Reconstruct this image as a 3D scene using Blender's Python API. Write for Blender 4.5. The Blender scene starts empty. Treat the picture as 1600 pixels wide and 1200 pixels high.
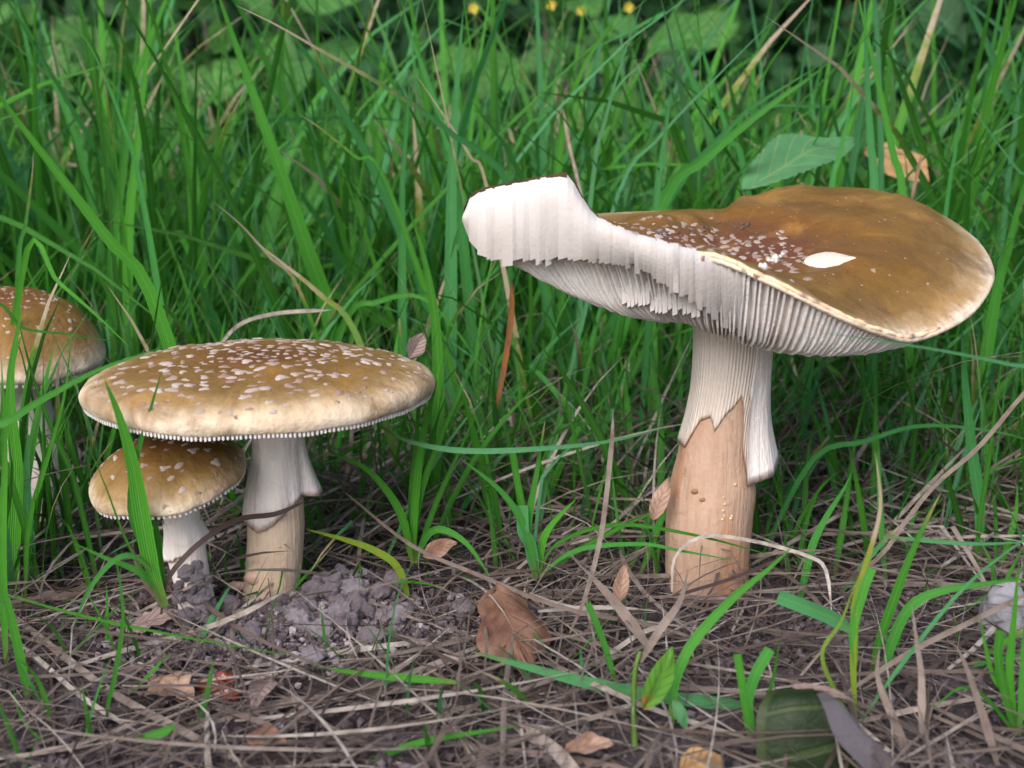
import bpy, math, random
import numpy as np
from mathutils import Vector, Matrix, Quaternion, noise
from mathutils.bvhtree import BVHTree

# ------------------------------------------------------------------ camera, world, sun, exposure
S = 0.01                                   # geometry is written in centimetres
CAM_H, PITCH, F = 13.0, math.radians(13.0), 1716.0   # camera height (cm), tilt, focal length in photo pixels
scene = bpy.context.scene
C = scene.collection
cd = bpy.data.cameras.new('camera'); cam = bpy.data.objects.new('camera', cd); C.objects.link(cam)
cam.location = (0, 0, CAM_H*S); cam.rotation_euler = (math.pi/2-PITCH, 0, 0)
cd.sensor_width = 36; cd.lens = 36*F/1600; cd.clip_start = 0.005; cd.clip_end = 200
cd.dof.use_dof = True; cd.dof.focus_distance = 0.30; cd.dof.aperture_fstop = 17
scene.camera = cam
SUN_EL, SUN_AZ = math.radians(43), math.radians(205)   # azimuth measured clockwise from +Y
w = bpy.data.worlds.new('World'); scene.world = w; w.use_nodes = True
wn = w.node_tree; sky = wn.nodes.new('ShaderNodeTexSky'); sky.sky_type = 'NISHITA'; sky.sun_disc = False
sky.sun_elevation = SUN_EL; sky.sun_rotation = SUN_AZ; sky.air_density = 1.0; sky.dust_density = 4.0; sky.ozone_density = 1.0
bg = wn.nodes['Background']; wn.links.new(sky.outputs[0], bg.inputs[0]); bg.inputs[1].default_value = 0.11
sd = bpy.data.lights.new('sun', 'SUN'); sun = bpy.data.objects.new('sun', sd); C.objects.link(sun)
sd.energy = 1.3; sd.angle = math.radians(50); sd.color = (1, .985, .995)
sdir = Vector((math.sin(SUN_AZ)*math.cos(SUN_EL), math.cos(SUN_AZ)*math.cos(SUN_EL), math.sin(SUN_EL)))
sun.rotation_euler = sdir.to_track_quat('Z', 'Y').to_euler(); sun.location = (0, 0, 3)
vs = scene.view_settings; vs.view_transform = 'Standard'; vs.look = 'None'; vs.exposure = 1.25; vs.gamma = 1
scene.cycles.max_bounces = 5; scene.cycles.diffuse_bounces = 3; scene.cycles.glossy_bounces = 2; scene.cycles.transmission_bounces = 3; scene.cycles.transparent_max_bounces = 4
rng = np.random.default_rng(7); random.seed(7)

# ------------------------------------------------------------------ helpers: pixels, splines, meshes
cp, sp_ = math.cos(PITCH), math.sin(PITCH)
def V(px, py, Y):
    "the point of the view ray through a photo pixel at the depth Y (cm)"
    u, v = (px-800)/F, (py-600)/F
    t = Y/(cp-v*sp_)
    return np.array((u*t, Y, CAM_H+t*(-sp_-v*cp)))
_w = [(rng.uniform(.25, 2.4), rng.uniform(0, 6.283), rng.uniform(0, 6.283)) for _ in range(16)]
def gh(x, y):
    x = np.asarray(x, float); y = np.asarray(y, float); z = np.zeros(np.broadcast(x, y).shape)
    for k, a, p in _w: z = z+.055/(k+.25)*np.sin(k*(x*math.cos(a)+y*math.sin(a))+p)
    z = z*np.exp(-(np.hypot(x, y-30)/90)**2)
    z = z+.5*np.exp(-((x+5.2)**2+(y-27.9)**2)/7)+.45*np.exp(-((x+8.6)**2+(y-27.6)**2)/1.6)
    return z
def G(px, py, lift=0.):
    z = 0.
    for _ in range(8):
        v = (py-600)/F; t = (z+lift-CAM_H)/(-sp_-v*cp); x = (px-800)/F*t; y = t*(cp-v*sp_); z = float(gh(x, y))
    return np.array((x, y, z+lift))
def pcm(Y): return Y/F/cp                 # centimetres per pixel at the depth Y
def cr(P, n, closed=False):
    "Catmull-Rom through the rows of P, n samples"
    P = np.asarray(P, float); m = len(P)
    t = np.linspace(0, m if closed else m-1, n, endpoint=not closed); i = np.minimum(t.astype(int), m-1 if closed else m-2); f = (t-i)[:, None]
    if closed: p = [P[(i+k) % m] for k in (-1, 0, 1, 2)]
    else:
        Q = np.vstack((2*P[0]-P[1], P, 2*P[-1]-P[-2])); p = [Q[i+k] for k in (0, 1, 2, 3)]
    return .5*(2*p[1]+(p[2]-p[0])*f+(2*p[0]-5*p[1]+4*p[2]-p[3])*f**2+(3*p[1]-p[0]-3*p[2]+p[3])*f**3)
def interp(tab, x): a = np.asarray(tab, float); return np.interp(x, a[:, 0], a[:, 1])
ORG = {}
def meta(o, label=None, cat=None, group=None, kind=None):
    if label: o['label'] = label
    if cat: o['category'] = cat
    if group: o['group'] = group
    if kind: o['kind'] = kind
    return o
def thing(name, label, cat, base, group=None):
    o = bpy.data.objects.new(name, None); C.objects.link(o); o.empty_display_size = .01
    b = np.asarray(base, float); o.location = b*S; ORG[o] = b
    return meta(o, label, cat, group)
def mesh(name, v, f, mat, bp=None, smooth=True):
    m = bpy.data.meshes.new(name); v = np.asarray(v, np.float32)
    if isinstance(f, np.ndarray):
        k = f.shape[1]; n = len(f)
        m.vertices.add(len(v)); m.vertices.foreach_set('co', v.ravel())
        m.loops.add(n*k); m.loops.foreach_set('vertex_index', f.astype(np.int32).ravel())
        m.polygons.add(n); m.polygons.foreach_set('loop_start', np.arange(0, n*k, k, dtype=np.int32))
        m.update(calc_edges=True)
    else: m.from_pydata(v.tolist(), [], f); m.update()
    m.polygons.foreach_set('use_smooth', np.full(len(m.polygons), smooth))
    if bp is not None:
        a = m.attributes.new('bp', 'FLOAT_COLOR', 'POINT'); a.data.foreach_set('color', np.asarray(bp, np.float32).ravel())
    m.materials.append(mat); return m
def obj(name, v, f, mat, parent=None, bp=None, smooth=True, origin=None):
    "one mesh object from world coordinates in cm"
    v = np.asarray(v, float)
    o0 = ORG[parent] if parent is not None else (np.asarray(origin, float) if origin is not None else v[np.argmin(v[:, 2])])
    o = bpy.data.objects.new(name, mesh(name, (v-o0)*S, f, mat, bp, smooth)); C.objects.link(o)
    if parent is not None: o.parent = parent
    else: o.location = o0*S
    ORG[o] = o0; return o
def plate(o):
    "smooth along the length of a gill plate, sharp at its long edges"
    m = o.data; e = np.empty(len(m.edges)*2, np.int32); m.edges.foreach_get('vertices', e); e = e.reshape(-1, 2); d = np.abs(e[:, 0]-e[:, 1]); n = len(m.vertices)
    a = m.attributes.new('sharp_edge', 'BOOLEAN', 'EDGE'); a.data.foreach_set('value', (d == 4) | (e.max(1) < 4) | (e.min(1) >= n-4)); m.polygons.foreach_set('use_smooth', np.ones(len(m.polygons), bool)); return o
def inst(name, me, parent, p, quat=None, scale=(1, 1, 1), origin=None):
    "an object that shares mesh data, at world point p (cm)"
    o = bpy.data.objects.new(name, me); C.objects.link(o); p = np.asarray(p, float)
    if parent is not None: o.parent = parent; o.location = (p-ORG[parent])*S
    else: o.location = p*S
    o.rotation_mode = 'QUATERNION'
    if quat is not None: o.rotation_quaternion = quat
    o.scale = scale; ORG[o] = p; return o
def grid_faces(nu, nv, cu=False, cv=False):
    a = np.arange(nu*nv).reshape(nu, nv); i = np.arange(nu if cu else nu-1); j = np.arange(nv if cv else nv-1)
    I, J = np.meshgrid(i, j, indexing='ij'); I2 = (I+1) % nu; J2 = (J+1) % nv
    return np.stack((a[I, J], a[I2, J], a[I2, J2], a[I, J2]), -1).reshape(-1, 4)
def frame_quat(n, t):
    n = Vector(n).normalized(); t = Vector(t); t = (t-n*t.dot(n)).normalized(); b = n.cross(t)
    return Matrix((t, b, n)).transposed().to_quaternion()
def bvh_of(v, f): return BVHTree.FromPolygons([tuple(p) for p in v], [tuple(int(i) for i in q) for q in f])
def shoot(bvh, px, py):
    d = Vector(V(px, py, 30)-np.array((0, 0, CAM_H))).normalized(); h = bvh.ray_cast(Vector((0, 0, CAM_H)), d)
    if h[0] is None: return None, None
    n = np.array(h[1]); return np.array(h[0]), (n if n @ np.array(d) < 0 else -n)
def nz(p, s=1., o=0.): return noise.noise(Vector((p[0]*s+o, p[1]*s-o, p[2]*s+2*o)))

# ------------------------------------------------------------------ materials
class N:
    def __init__(s, name):
        s.m = bpy.data.materials.new(name); s.m.use_nodes = True; s.t = s.m.node_tree; s.t.nodes.clear()
        s.out = s.n('ShaderNodeOutputMaterial')
    def n(s, ty, **k):
        x = s.t.nodes.new(ty)
        for a, b in k.items(): setattr(x, a, b)
        return x
    def l(s, a, b):
        if hasattr(a, 'is_output'): s.t.links.new(a, b)
        elif a is not None: b.default_value = a
    def math(s, op, a, b=0., c=0., clamp=False):
        x = s.n('ShaderNodeMath', operation=op, use_clamp=clamp); s.l(a, x.inputs[0]); s.l(b, x.inputs[1]); s.l(c, x.inputs[2]); return x.outputs[0]
    def mix(s, f, a, b, mode='MIX'):
        x = s.n('ShaderNodeMix', data_type='RGBA', blend_type=mode); s.l(f, x.inputs[0])
        for v, q in ((a, 6), (b, 7)): s.l(v if hasattr(v, 'is_output') else (*v, 1), x.inputs[q])
        return x.outputs[2]
    def ramp(s, f, stops, interp='LINEAR'):
        x = s.n('ShaderNodeValToRGB'); x.color_ramp.interpolation = interp; e = x.color_ramp.elements
        while len(e) < len(stops): e.new(.5)
        for q, (p, c) in zip(e, stops): q.position = p; q.color = (*c, 1) if not np.isscalar(c) else (c, c, c, 1)
        s.l(f, x.inputs[0]); return x.outputs[0]
    def noise(s, scale, detail=4, rough=.55, vec=None, dist=0.):
        x = s.n('ShaderNodeTexNoise'); x.inputs['Scale'].default_value = scale; x.inputs['Detail'].default_value = detail
        x.inputs['Roughness'].default_value = rough; x.inputs['Distortion'].default_value = dist
        s.l(vec if vec is not None else s.co(), x.inputs['Vector']); return x.outputs['Fac']
    def co(s, scale=None):
        c = s.n('ShaderNodeTexCoord').outputs['Object']
        if scale is None: return c
        m = s.n('ShaderNodeMapping'); m.inputs['Scale'].default_value = scale; s.l(c, m.inputs['Vector']); return m.outputs[0]
    def bp(s):
        a = s.n('ShaderNodeAttribute', attribute_name='bp'); q = s.n('ShaderNodeSeparateColor'); s.l(a.outputs['Color'], q.inputs[0])
        return q.outputs[0], q.outputs[1], q.outputs[2], a.outputs['Alpha']
    def rnd(s): return s.n('ShaderNodeObjectInfo').outputs['Random']
    def bump(s, h, dist, strength=1.):
        b = s.n('ShaderNodeBump'); b.inputs['Distance'].default_value = dist; b.inputs['Strength'].default_value = strength; s.l(h, b.inputs['Height']); return b.outputs[0]
    def fin(s, col, rough=.6, spec=.4, normal=None, trans=0., sss=0., sssr=(.004, .002, .001), coat=0.):
        p = s.n('ShaderNodeBsdfPrincipled'); s.l(col if hasattr(col, 'is_output') else (*col, 1), p.inputs['Base Color'])
        s.l(rough, p.inputs['Roughness']); p.inputs['Specular IOR Level'].default_value = spec
        if normal is not None: s.l(normal, p.inputs['Normal'])
        if coat: p.inputs['Coat Weight'].default_value = coat; p.inputs['Coat Roughness'].default_value = .15
        if sss: p.inputs['Subsurface Weight'].default_value = sss; p.inputs['Subsurface Radius'].default_value = sssr; p.inputs['Subsurface Scale'].default_value = 1
        r = p.outputs[0]
        if trans:
            t = s.n('ShaderNodeBsdfTranslucent'); s.l(col if hasattr(col, 'is_output') else (*col, 1), t.inputs[0])
            x = s.n('ShaderNodeMixShader'); x.inputs[0].default_value = trans; s.l(r, x.inputs[1]); s.l(t.outputs[0], x.inputs[2]); r = x.outputs[0]
        s.l(r, s.out.inputs[0]); return s.m

def m_grass():                             # bp: along, across, random, dry fraction at the tip
    s = N('grass_blade'); al, ac, rn, dry = s.bp()
    c = s.ramp(rn, [(0, (.012, .075, .007)), (.25, (.034, .168, .012)), (.5, (.064, .290, .020)), (.7, (.045, .245, .070)), (.85, (.095, .300, .160)), (1, (.23, .30, .020))])
    c = s.mix(s.math('MULTIPLY', s.noise(140, 3), .4), c, (.055, .26, .035))
    vein = s.math('SINE', s.math('MULTIPLY', ac, 44.))
    c = s.mix(s.math('MULTIPLY_ADD', vein, .07, .07), c, (.16, .33, .09))
    c = s.mix(s.math('MULTIPLY', s.math('LESS_THAN', s.math('ABSOLUTE', s.math('SUBTRACT', ac, .5)), .06), .35), c, (.15, .34, .08))
    base = s.ramp(al, [(0, 1.), (.16, 0.)]); c = s.mix(s.math('MULTIPLY', base, .7), c, (.20, .21, .075))
    jag = s.math('MULTIPLY_ADD', s.noise(260, 2), .3, -.15)
    d = s.math('SUBTRACT', s.math('ADD', al, jag), s.math('SUBTRACT', 1.04, dry)); d = s.ramp(s.math('MULTIPLY', d, 5.), [(0, 0.), (1, 1.)])
    c = s.mix(d, c, s.ramp(d, [(0, (.20, .19, .03)), (.35, (.36, .24, .06)), (1, (.46, .38, .27))]))
    return s.fin(c, .45, .2, s.bump(vein, .00012, .6), trans=.36)
def m_straw():
    s = N('dry_straw'); al, ac, rn, dry = s.bp()
    c = s.ramp(rn, [(0, (.062, .038, .036)), (.25, (.15, .112, .100)), (.5, (.26, .208, .180)), (.75, (.39, .335, .295)), (.92, (.62, .57, .52)), (1, (.30, .12, .035))])
    c = s.mix(s.ramp(s.noise(260, 4), [(.4, 0.), (.75, .75)]), c, (.10, .065, .05))
    vein = s.math('SINE', s.math('MULTIPLY', ac, 38.)); c = s.mix(s.math('MULTIPLY_ADD', vein, .09, .09), c, (.12, .09, .075))
    return s.fin(c, .6, .35, s.bump(vein, .00012, .7), trans=.15)
def m_soil():
    s = N('soil'); f = s.noise(900, 5, .7); g = s.noise(70, 4)
    c = s.ramp(g, [(.3, (.020, .013, .015)), (.5, (.048, .035, .039)), (.7, (.105, .083, .095))])
    c = s.mix(s.ramp(f, [(.55, 0.), (.75, .55)]), c, (.20, .17, .18))
    h = s.math('ADD', s.math('MULTIPLY', f, .35), s.noise(240, 5, .65))
    return s.fin(c, .75, .4, s.bump(h, .003))
def m_clod():
    s = N('sandy_clod'); f = s.noise(1300, 5, .75); g = s.noise(260, 4, .6); r = s.rnd()
    c = s.ramp(s.math('ADD', s.math('MULTIPLY', g, .75), s.math('MULTIPLY', r, .25)), [(.25, (.15, .12, .135)), (.5, (.31, .265, .30)), (.75, (.48, .43, .49))])
    c = s.mix(s.ramp(f, [(.55, 0.), (.72, .6)]), c, (.44, .40, .44))
    return s.fin(c, .5, .5, s.bump(s.math('ADD', s.math('MULTIPLY', f, .8), g), .002))
def m_crumb():
    s = N('soil_crumb'); al, ac, rn, dry = s.bp(); f = s.noise(1800, 4, .7)
    c = s.ramp(rn, [(0, (.018, .012, .012)), (.5, (.06, .044, .048)), (.85, (.19, .155, .175)), (1, (.38, .335, .38))])
    c = s.mix(s.ramp(f, [(.5, 0.), (.7, .45)]), c, (.26, .22, .24))
    return s.fin(c, .6, .5, s.bump(f, .0006))
def m_cap(name, stops, wet=.04, dk=1.):            # bp: radial position, paleness, stain, -
    s = N(name); t, pale, stain, ang = s.bp()
    n1 = s.noise(75, 4, .6); n2 = s.noise(420, 4, .6)
    tt = s.math('ADD', t, s.math('MULTIPLY_ADD', n1, .16, -.08)); tt = s.math('ADD', tt, s.math('MULTIPLY_ADD', n2, .06, -.03))
    c = s.ramp(tt, stops)
    cv = s.n('ShaderNodeCombineXYZ'); s.l(s.math('MULTIPLY', ang, 55.), cv.inputs[0]); s.l(s.math('MULTIPLY', t, 2.2), cv.inputs[1]); rad_ = s.noise(1., 4, .6, cv.outputs[0], .4)
    c = s.mix(s.ramp(rad_, [(.42, 0.), (.72, .5)]), c, (.11, .055, .012)); c = s.mix(s.ramp(rad_, [(.25, .16), (.42, 0.)]), c, (.38, .24, .09))
    c = s.mix(pale, c, (.66, .56, .44)); c = s.mix(stain, c, (.085, .028, .014))
    c = s.mix(s.ramp(s.noise(55, 5, .65, None, .6), [(.46, 0.), (.62, .6)]), c, tuple(x*dk for x in (.115, .058, .011)))
    c = s.mix(s.math('MULTIPLY', s.ramp(s.noise(34, 4, .6, None, .8), [(.52, 0.), (.68, .5)]), s.math('SUBTRACT', 1., pale)), c, (.30, .155, .032))
    c = s.mix(s.ramp(s.noise(1500, 2), [(.66, 0.), (.72, .3)]), c, (.13, .08, .07))
    return s.fin(c, s.math('MULTIPLY_ADD', n2, .25, .42), .14, s.bump(s.math('ADD', n2, s.math('MULTIPLY', n1, 2.)), .0005), coat=wet)
def m_wart(name='pale_wart', k=.72):
    s = N(name); r = s.rnd(); f = s.noise(900, 3)
    c = s.ramp(r, [(0, tuple(x*k for x in (.36, .22, .165))), (.4, tuple(x*k for x in (.50, .38, .32))), (1, tuple(x*k for x in (.62, .52, .47)))]); c = s.mix(s.ramp(f, [(.5, 0.), (.75, .5)]), c, (.34, .25, .22))
    return s.fin(c, .6, .35, s.bump(f, .0004))
def m_flesh(name, col, dark, amt=.5, scale=160, rough=.5, stripes=0, sss=.3, bd=.0003):
    s = N(name); f = s.noise(scale, 4, .6); g = s.noise(1100, 3)
    c = s.mix(s.ramp(f, [(.45, 0.), (.75, amt)]), col, dark); h = s.math('ADD', g, f)
    if stripes:
        al, ac, rn, _ = s.bp(); v = s.math('SINE', s.math('ADD', s.math('MULTIPLY', ac, stripes), s.math('MULTIPLY', f, 3.)))
        c = s.mix(s.math('MULTIPLY', s.ramp(v, [(0., 0.), (1, 1.)]), .22), c, dark); c = s.mix(rn, c, (.17, .06, .025)); h = s.math('ADD', h, s.math('MULTIPLY', v, .3))
    return s.fin(c, rough, .35, s.bump(h, bd), sss=sss, sssr=(.005, .003, .002))
def m_stem(name, col, streak, stain, stain_amt=.5):
    s = N(name); a = s.noise(1, 4, .6, s.co((420, 420, 22))); b = s.noise(70, 4, .6, s.co((1, 1, .5))); f = s.noise(700, 3)
    c = s.mix(s.ramp(a, [(.4, 0.), (.7, .38)]), col, streak); c = s.mix(s.ramp(b, [(.5, 0.), (.68, stain_amt)]), c, stain); c = s.mix(s.ramp(s.noise(150, 5, .7, None, 1.), [(.56, 0.), (.7, stain_amt*.6)]), c, tuple(x*.62 for x in streak))
    al, ac, rn, _ = s.bp(); c = s.mix(rn, c, (.30, .17, .12))
    return s.fin(c, .55, .25, s.bump(s.math('ADD', a, s.math('ADD', s.math('MULTIPLY', f, .3), b)), .0008), sss=.1)
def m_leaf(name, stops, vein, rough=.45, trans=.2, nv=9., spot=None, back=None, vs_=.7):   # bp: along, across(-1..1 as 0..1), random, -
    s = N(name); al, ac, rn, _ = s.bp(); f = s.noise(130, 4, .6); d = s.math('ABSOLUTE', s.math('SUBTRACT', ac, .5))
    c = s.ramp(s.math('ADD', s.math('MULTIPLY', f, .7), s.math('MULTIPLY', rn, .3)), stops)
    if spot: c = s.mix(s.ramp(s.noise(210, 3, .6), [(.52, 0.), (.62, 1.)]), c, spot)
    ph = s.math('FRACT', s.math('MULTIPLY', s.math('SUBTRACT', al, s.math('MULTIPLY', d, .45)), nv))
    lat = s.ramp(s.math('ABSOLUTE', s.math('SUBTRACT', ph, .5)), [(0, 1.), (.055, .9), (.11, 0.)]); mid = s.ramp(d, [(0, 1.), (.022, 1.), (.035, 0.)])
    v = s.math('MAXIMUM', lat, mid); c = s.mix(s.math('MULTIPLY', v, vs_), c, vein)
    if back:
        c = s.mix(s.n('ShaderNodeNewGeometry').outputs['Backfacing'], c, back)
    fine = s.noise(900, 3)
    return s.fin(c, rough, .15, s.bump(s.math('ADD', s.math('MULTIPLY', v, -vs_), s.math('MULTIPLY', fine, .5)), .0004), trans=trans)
def m_plain(name, col, rough=.5, dark=None, amt=.5, scale=200, coat=0., bumpd=.0004, spec=.4):
    s = N(name); f = s.noise(scale, 4, .6); c = s.mix(s.ramp(f, [(.4, 0.), (.7, amt)]), col, dark or tuple(x*.5 for x in col))
    return s.fin(c, rough, spec, s.bump(f, bumpd), coat=coat)

GRASS, STRAW, SOIL, CLOD, CRUMB, WART = m_grass(), m_straw(), m_soil(), m_clod(), m_crumb(), m_wart()
CAP_A = m_cap('brown_cap_skin', [(0, (.085, .030, .012)), (.22, (.135, .06, .015)), (.45, (.150, .083, .024)), (.66, (.185, .112, .038)), (.80, (.28, .19, .09)), (.91, (.50, .40, .285)), (1, (.66, .58, .47))])
CAP_B = m_cap('aged_cap_skin', [(0, (.055, .017, .007)), (.22, (.11, .040, .008)), (.45, (.145, .070, .010)), (.74, (.135, .074, .013)), (.88, (.17, .10, .03)), (.965, (.36, .26, .15)), (1, (.58, .48, .38))], wet=.14, dk=.8)
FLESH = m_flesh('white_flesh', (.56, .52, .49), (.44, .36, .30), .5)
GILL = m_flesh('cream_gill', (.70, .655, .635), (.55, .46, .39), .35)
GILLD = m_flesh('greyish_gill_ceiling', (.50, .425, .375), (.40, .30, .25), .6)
TORNF = m_flesh('torn_white_flesh', (.50, .475, .465), (.40, .35, .31), .45, 90, .6, bd=.00012, sss=.1)
STEM_A = m_stem('cream_stem', (.50, .40, .31), (.39, .275, .185), (.43, .29, .20))
STEM_B = m_stem('tan_peeled_stem', (.385, .265, .195), (.28, .16, .10), (.33, .135, .05), .8)
STEM_W = m_stem('white_stem', (.68, .62, .59), (.58, .49, .44), (.52, .42, .36), .4)
RING = m_stem('white_ring_veil', (.70, .64, .61), (.58, .50, .46), (.58, .46, .40), .4)
SHEATH = m_flesh('striped_sheath', (.64, .54, .47), (.44, .29, .21), .45, 60, .5, stripes=2*math.pi*75)
SCAB = m_plain('brown_torn_edge', (.24, .11, .06), .6, (.12, .05, .03))
VOLVA = m_plain('pinkish_veil_scrap', (.47, .31, .25), .5, (.28, .16, .12))

# ------------------------------------------------------------------ ground
def axis(n, lim, c, a=6.2): u = np.linspace(-1, 1, n); return c+lim*np.sinh(u*a)/math.sinh(a)
gx, gy = axis(300, 3000, 0), axis(300, 3000, 30); X, Y = np.meshgrid(gx, gy, indexing='ij'); Z = gh(X, Y)
near = np.hypot(X, Y-30) < 60
fine = np.array([nz((x, y, 0), 1.7)*.12+nz((x, y, 3), 5.)*.05 if k else 0 for x, y, k in zip(X.ravel(), Y.ravel(), near.ravel())]).reshape(X.shape)
meta(obj('ground', np.stack((X, Y, Z+fine-.05), -1).reshape(-1, 3), grid_faces(300, 300)[:, ::-1], SOIL, origin=(0, 0, 0)), 'dark purplish brown soil under the grass', None, kind='structure')

# ------------------------------------------------------------------ mushrooms
def tube_rows(rows, n=48, wob=.02, seed=0.):
    "rows (y, xleft, xright, Y) in photo pixels -> rings of a stem"
    rows = cr(rows, 44); vv, cen, rad = [], [], []
    for k, (py, xl, xr, Yd) in enumerate(rows):
        c = V((xl+xr)/2, py, Yd); r = (xr-xl)/2*pcm(Yd); cen.append(c); rad.append(r)
        for j in range(n):
            a = 2*math.pi*j/n; d = np.array((math.cos(a), math.sin(a), 0)); p = c+d*r
            vv.append(c+d*r*(1+wob*nz(p, 1.1, seed)*2+wob*.6*nz(p, 3.5, seed)))
    return np.array(vv), grid_faces(len(rows), n, False, True), np.array(cen), np.array(rad)
def stem_bp(cen, n, fn=None):
    al = np.repeat(np.linspace(0, 1, len(cen)), n); ac = np.tile(np.arange(n)/n, len(cen))
    return np.stack((al, ac, np.zeros_like(al) if fn is None else fn(al, ac), al*0), -1)
def wart_meshes(n=10):
    out = []
    for i in range(n):
        m = random.randint(8, 11); a0 = random.uniform(0, 6.28); el = random.uniform(.45, .8); top, bot = [], []
        for k in range(m):
            a = a0+6.283*k/m; r = random.choice((random.uniform(.4, .75), random.uniform(.8, 1.3)))
            bot.append((r*math.cos(a), el*r*math.sin(a), -.1)); top.append((r*.8*math.cos(a), el*r*.8*math.sin(a), random.uniform(.06, .2)))
        v = np.array([(0, 0, .2)]+top+bot); f = [(0, 1+k, 1+(k+1) % m) for k in range(m)]+[(1+k, 1+m+k, 1+m+(k+1) % m, 1+(k+1) % m) for k in range(m)]
        out.append(mesh('wart', v*S, f, WART, smooth=True))
    return out
WARTS = wart_meshes(); WART_OLD = m_wart('aged_wart', .6)
WARTS_C = []
for _m in WARTS: _c = _m.copy(); _c.materials[0] = WART_OLD; WARTS_C.append(_c)
def put_wart(cap, p, n, tang, size, el=1., lib=WARTS):
    q = frame_quat(n, tang) @ Quaternion((0, 0, 1), random.uniform(-.25, .25))
    return inst('wart', random.choice(lib), cap, p, q, (size, size*el*random.uniform(.75, 1.2), size*random.uniform(.55, .9)))

class RevCap:
    "a cap turned from a profile (r, z) with uneven rim and a tilt"
    def __init__(s, center, prof, ntop, tilt, seed, nt=150, wave=.02, stain=None, zw=.03):
        s.zw = zw
        s.c = np.asarray(center, float); s.M = np.array(Matrix.Rotation(tilt[1], 3, 'Y') @ Matrix.Rotation(tilt[0], 3, 'X'))
        pr = cr(prof, 70); s.prof = pr; th = np.linspace(0, 2*math.pi, nt, endpoint=False); s.R = max(p[0] for p in prof); s.seed = seed; s.wave = wave
        L = np.concatenate(([0], np.cumsum(np.hypot(*np.diff(pr, axis=0).T)))); itop = int(ntop/(len(prof)-1)*69)
        T = np.clip(L/L[itop], 0, 1.3); v, bp = [], []
        for a in th:
            for k, (r, z) in enumerate(pr):
                p = s.pt(r, z, a); v.append(p); pale = .55 if k > itop else 0
                bp.append((min(T[k], 1), pale, stain(p, T[k]) if stain else 0, a/6.2832))
        s.v = np.array(v); s.f = grid_faces(nt, 70, True, False); s.bp = bp; s.itop = itop
    def pt(s, r, z, a):
        q = r/s.R; k = 1+s.wave*(math.sin(2*a+s.seed)+.7*math.sin(3*a+2*s.seed)+.35*math.sin(7*a+s.seed))*q
        dz = s.R*s.zw*q*q*(math.sin(2*a+1.7*s.seed)+.5*math.sin(5*a+s.seed)); l = np.array((r*k*math.cos(a), r*k*math.sin(a), z+dz))
        l[2] += .018*s.R*nz(l, 2.2/s.R*2, s.seed)
        return s.c+s.M @ l
    def build(s, t, mat=CAP_A):
        s.o = obj('cap', s.v, s.f, mat, t, s.bp); s.bvh = bvh_of(s.v, s.f); return s.o
    def top(s, r, a):
        pr = s.prof[:s.itop]; z = np.interp(r, pr[:, 0], pr[:, 1]); p = s.pt(r, z, a); up = s.M @ np.array((0, 0, 1.))
        h = s.bvh.ray_cast(Vector(p+up*2), Vector(-up))
        if h[0] is None: return p, up
        n = np.array(h[1]); return np.array(h[0]), (n if n @ up > 0 else -n)
    def warts(s, n, size, rmax=.97):
        pts = []; tries = 0
        while len(pts) < n and tries < 9000:
            tries += 1; q = math.sqrt(random.random())*rmax if random.random() < .72 else random.random()**.9*.55; a = random.uniform(0, 6.283)
            sz = size(q)*random.uniform(.65, 1.3); x, y = q*s.R*math.cos(a), q*s.R*math.sin(a)
            if any((x-u)**2+(y-w)**2 < (.68*(sz+z)+.01)**2 for u, w, z in pts): continue
            pts.append((x, y, sz)); p, nn = s.top(q*s.R, a); tang = s.M @ np.array((-math.sin(a), math.cos(a), 0)); put_wart(s.o, p, nn, tang, sz, 1.35)
    def gills(s, t, r0, zin, n, drop, name='gills'):
        v, f = [], []; lip = s.prof[s.itop]
        for i in range(n):
            a = 2*math.pi*(i+.2*random.random())/n; w = math.pi/n*.7; rs = np.array((lip[0]*.995, lip[0]*.9, lip[0]*.6, r0)) if i % 2 else np.array((lip[0]*.995, lip[0]*.9, lip[0]*.75, lip[0]*.62))
            b = len(v); fr = (rs-r0)/(lip[0]-r0)
            for r, q in zip(rs, fr):
                zt = zin+(lip[1]-zin)*q**2+.12; zb = zt-.12-drop*(1-.45*q**3)-.012*random.random(); wr = w*(lip[0]/r)**.45
                for da, z in ((-wr, zt), (wr, zt), (wr*.6, zb), (-wr*.6, zb)): v.append(s.pt(r, z, a+da))
            for k in range(3): f += [(b+4*k+j, b+4*k+(j+1) % 4, b+4*k+4+(j+1) % 4, b+4*k+4+j) for j in range(4)]
            f += [(b+3, b+2, b+1, b), (b+12, b+13, b+14, b+15)]
        return meta(obj(name, v, f, GILL, t, smooth=False), kind='stuff')
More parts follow.
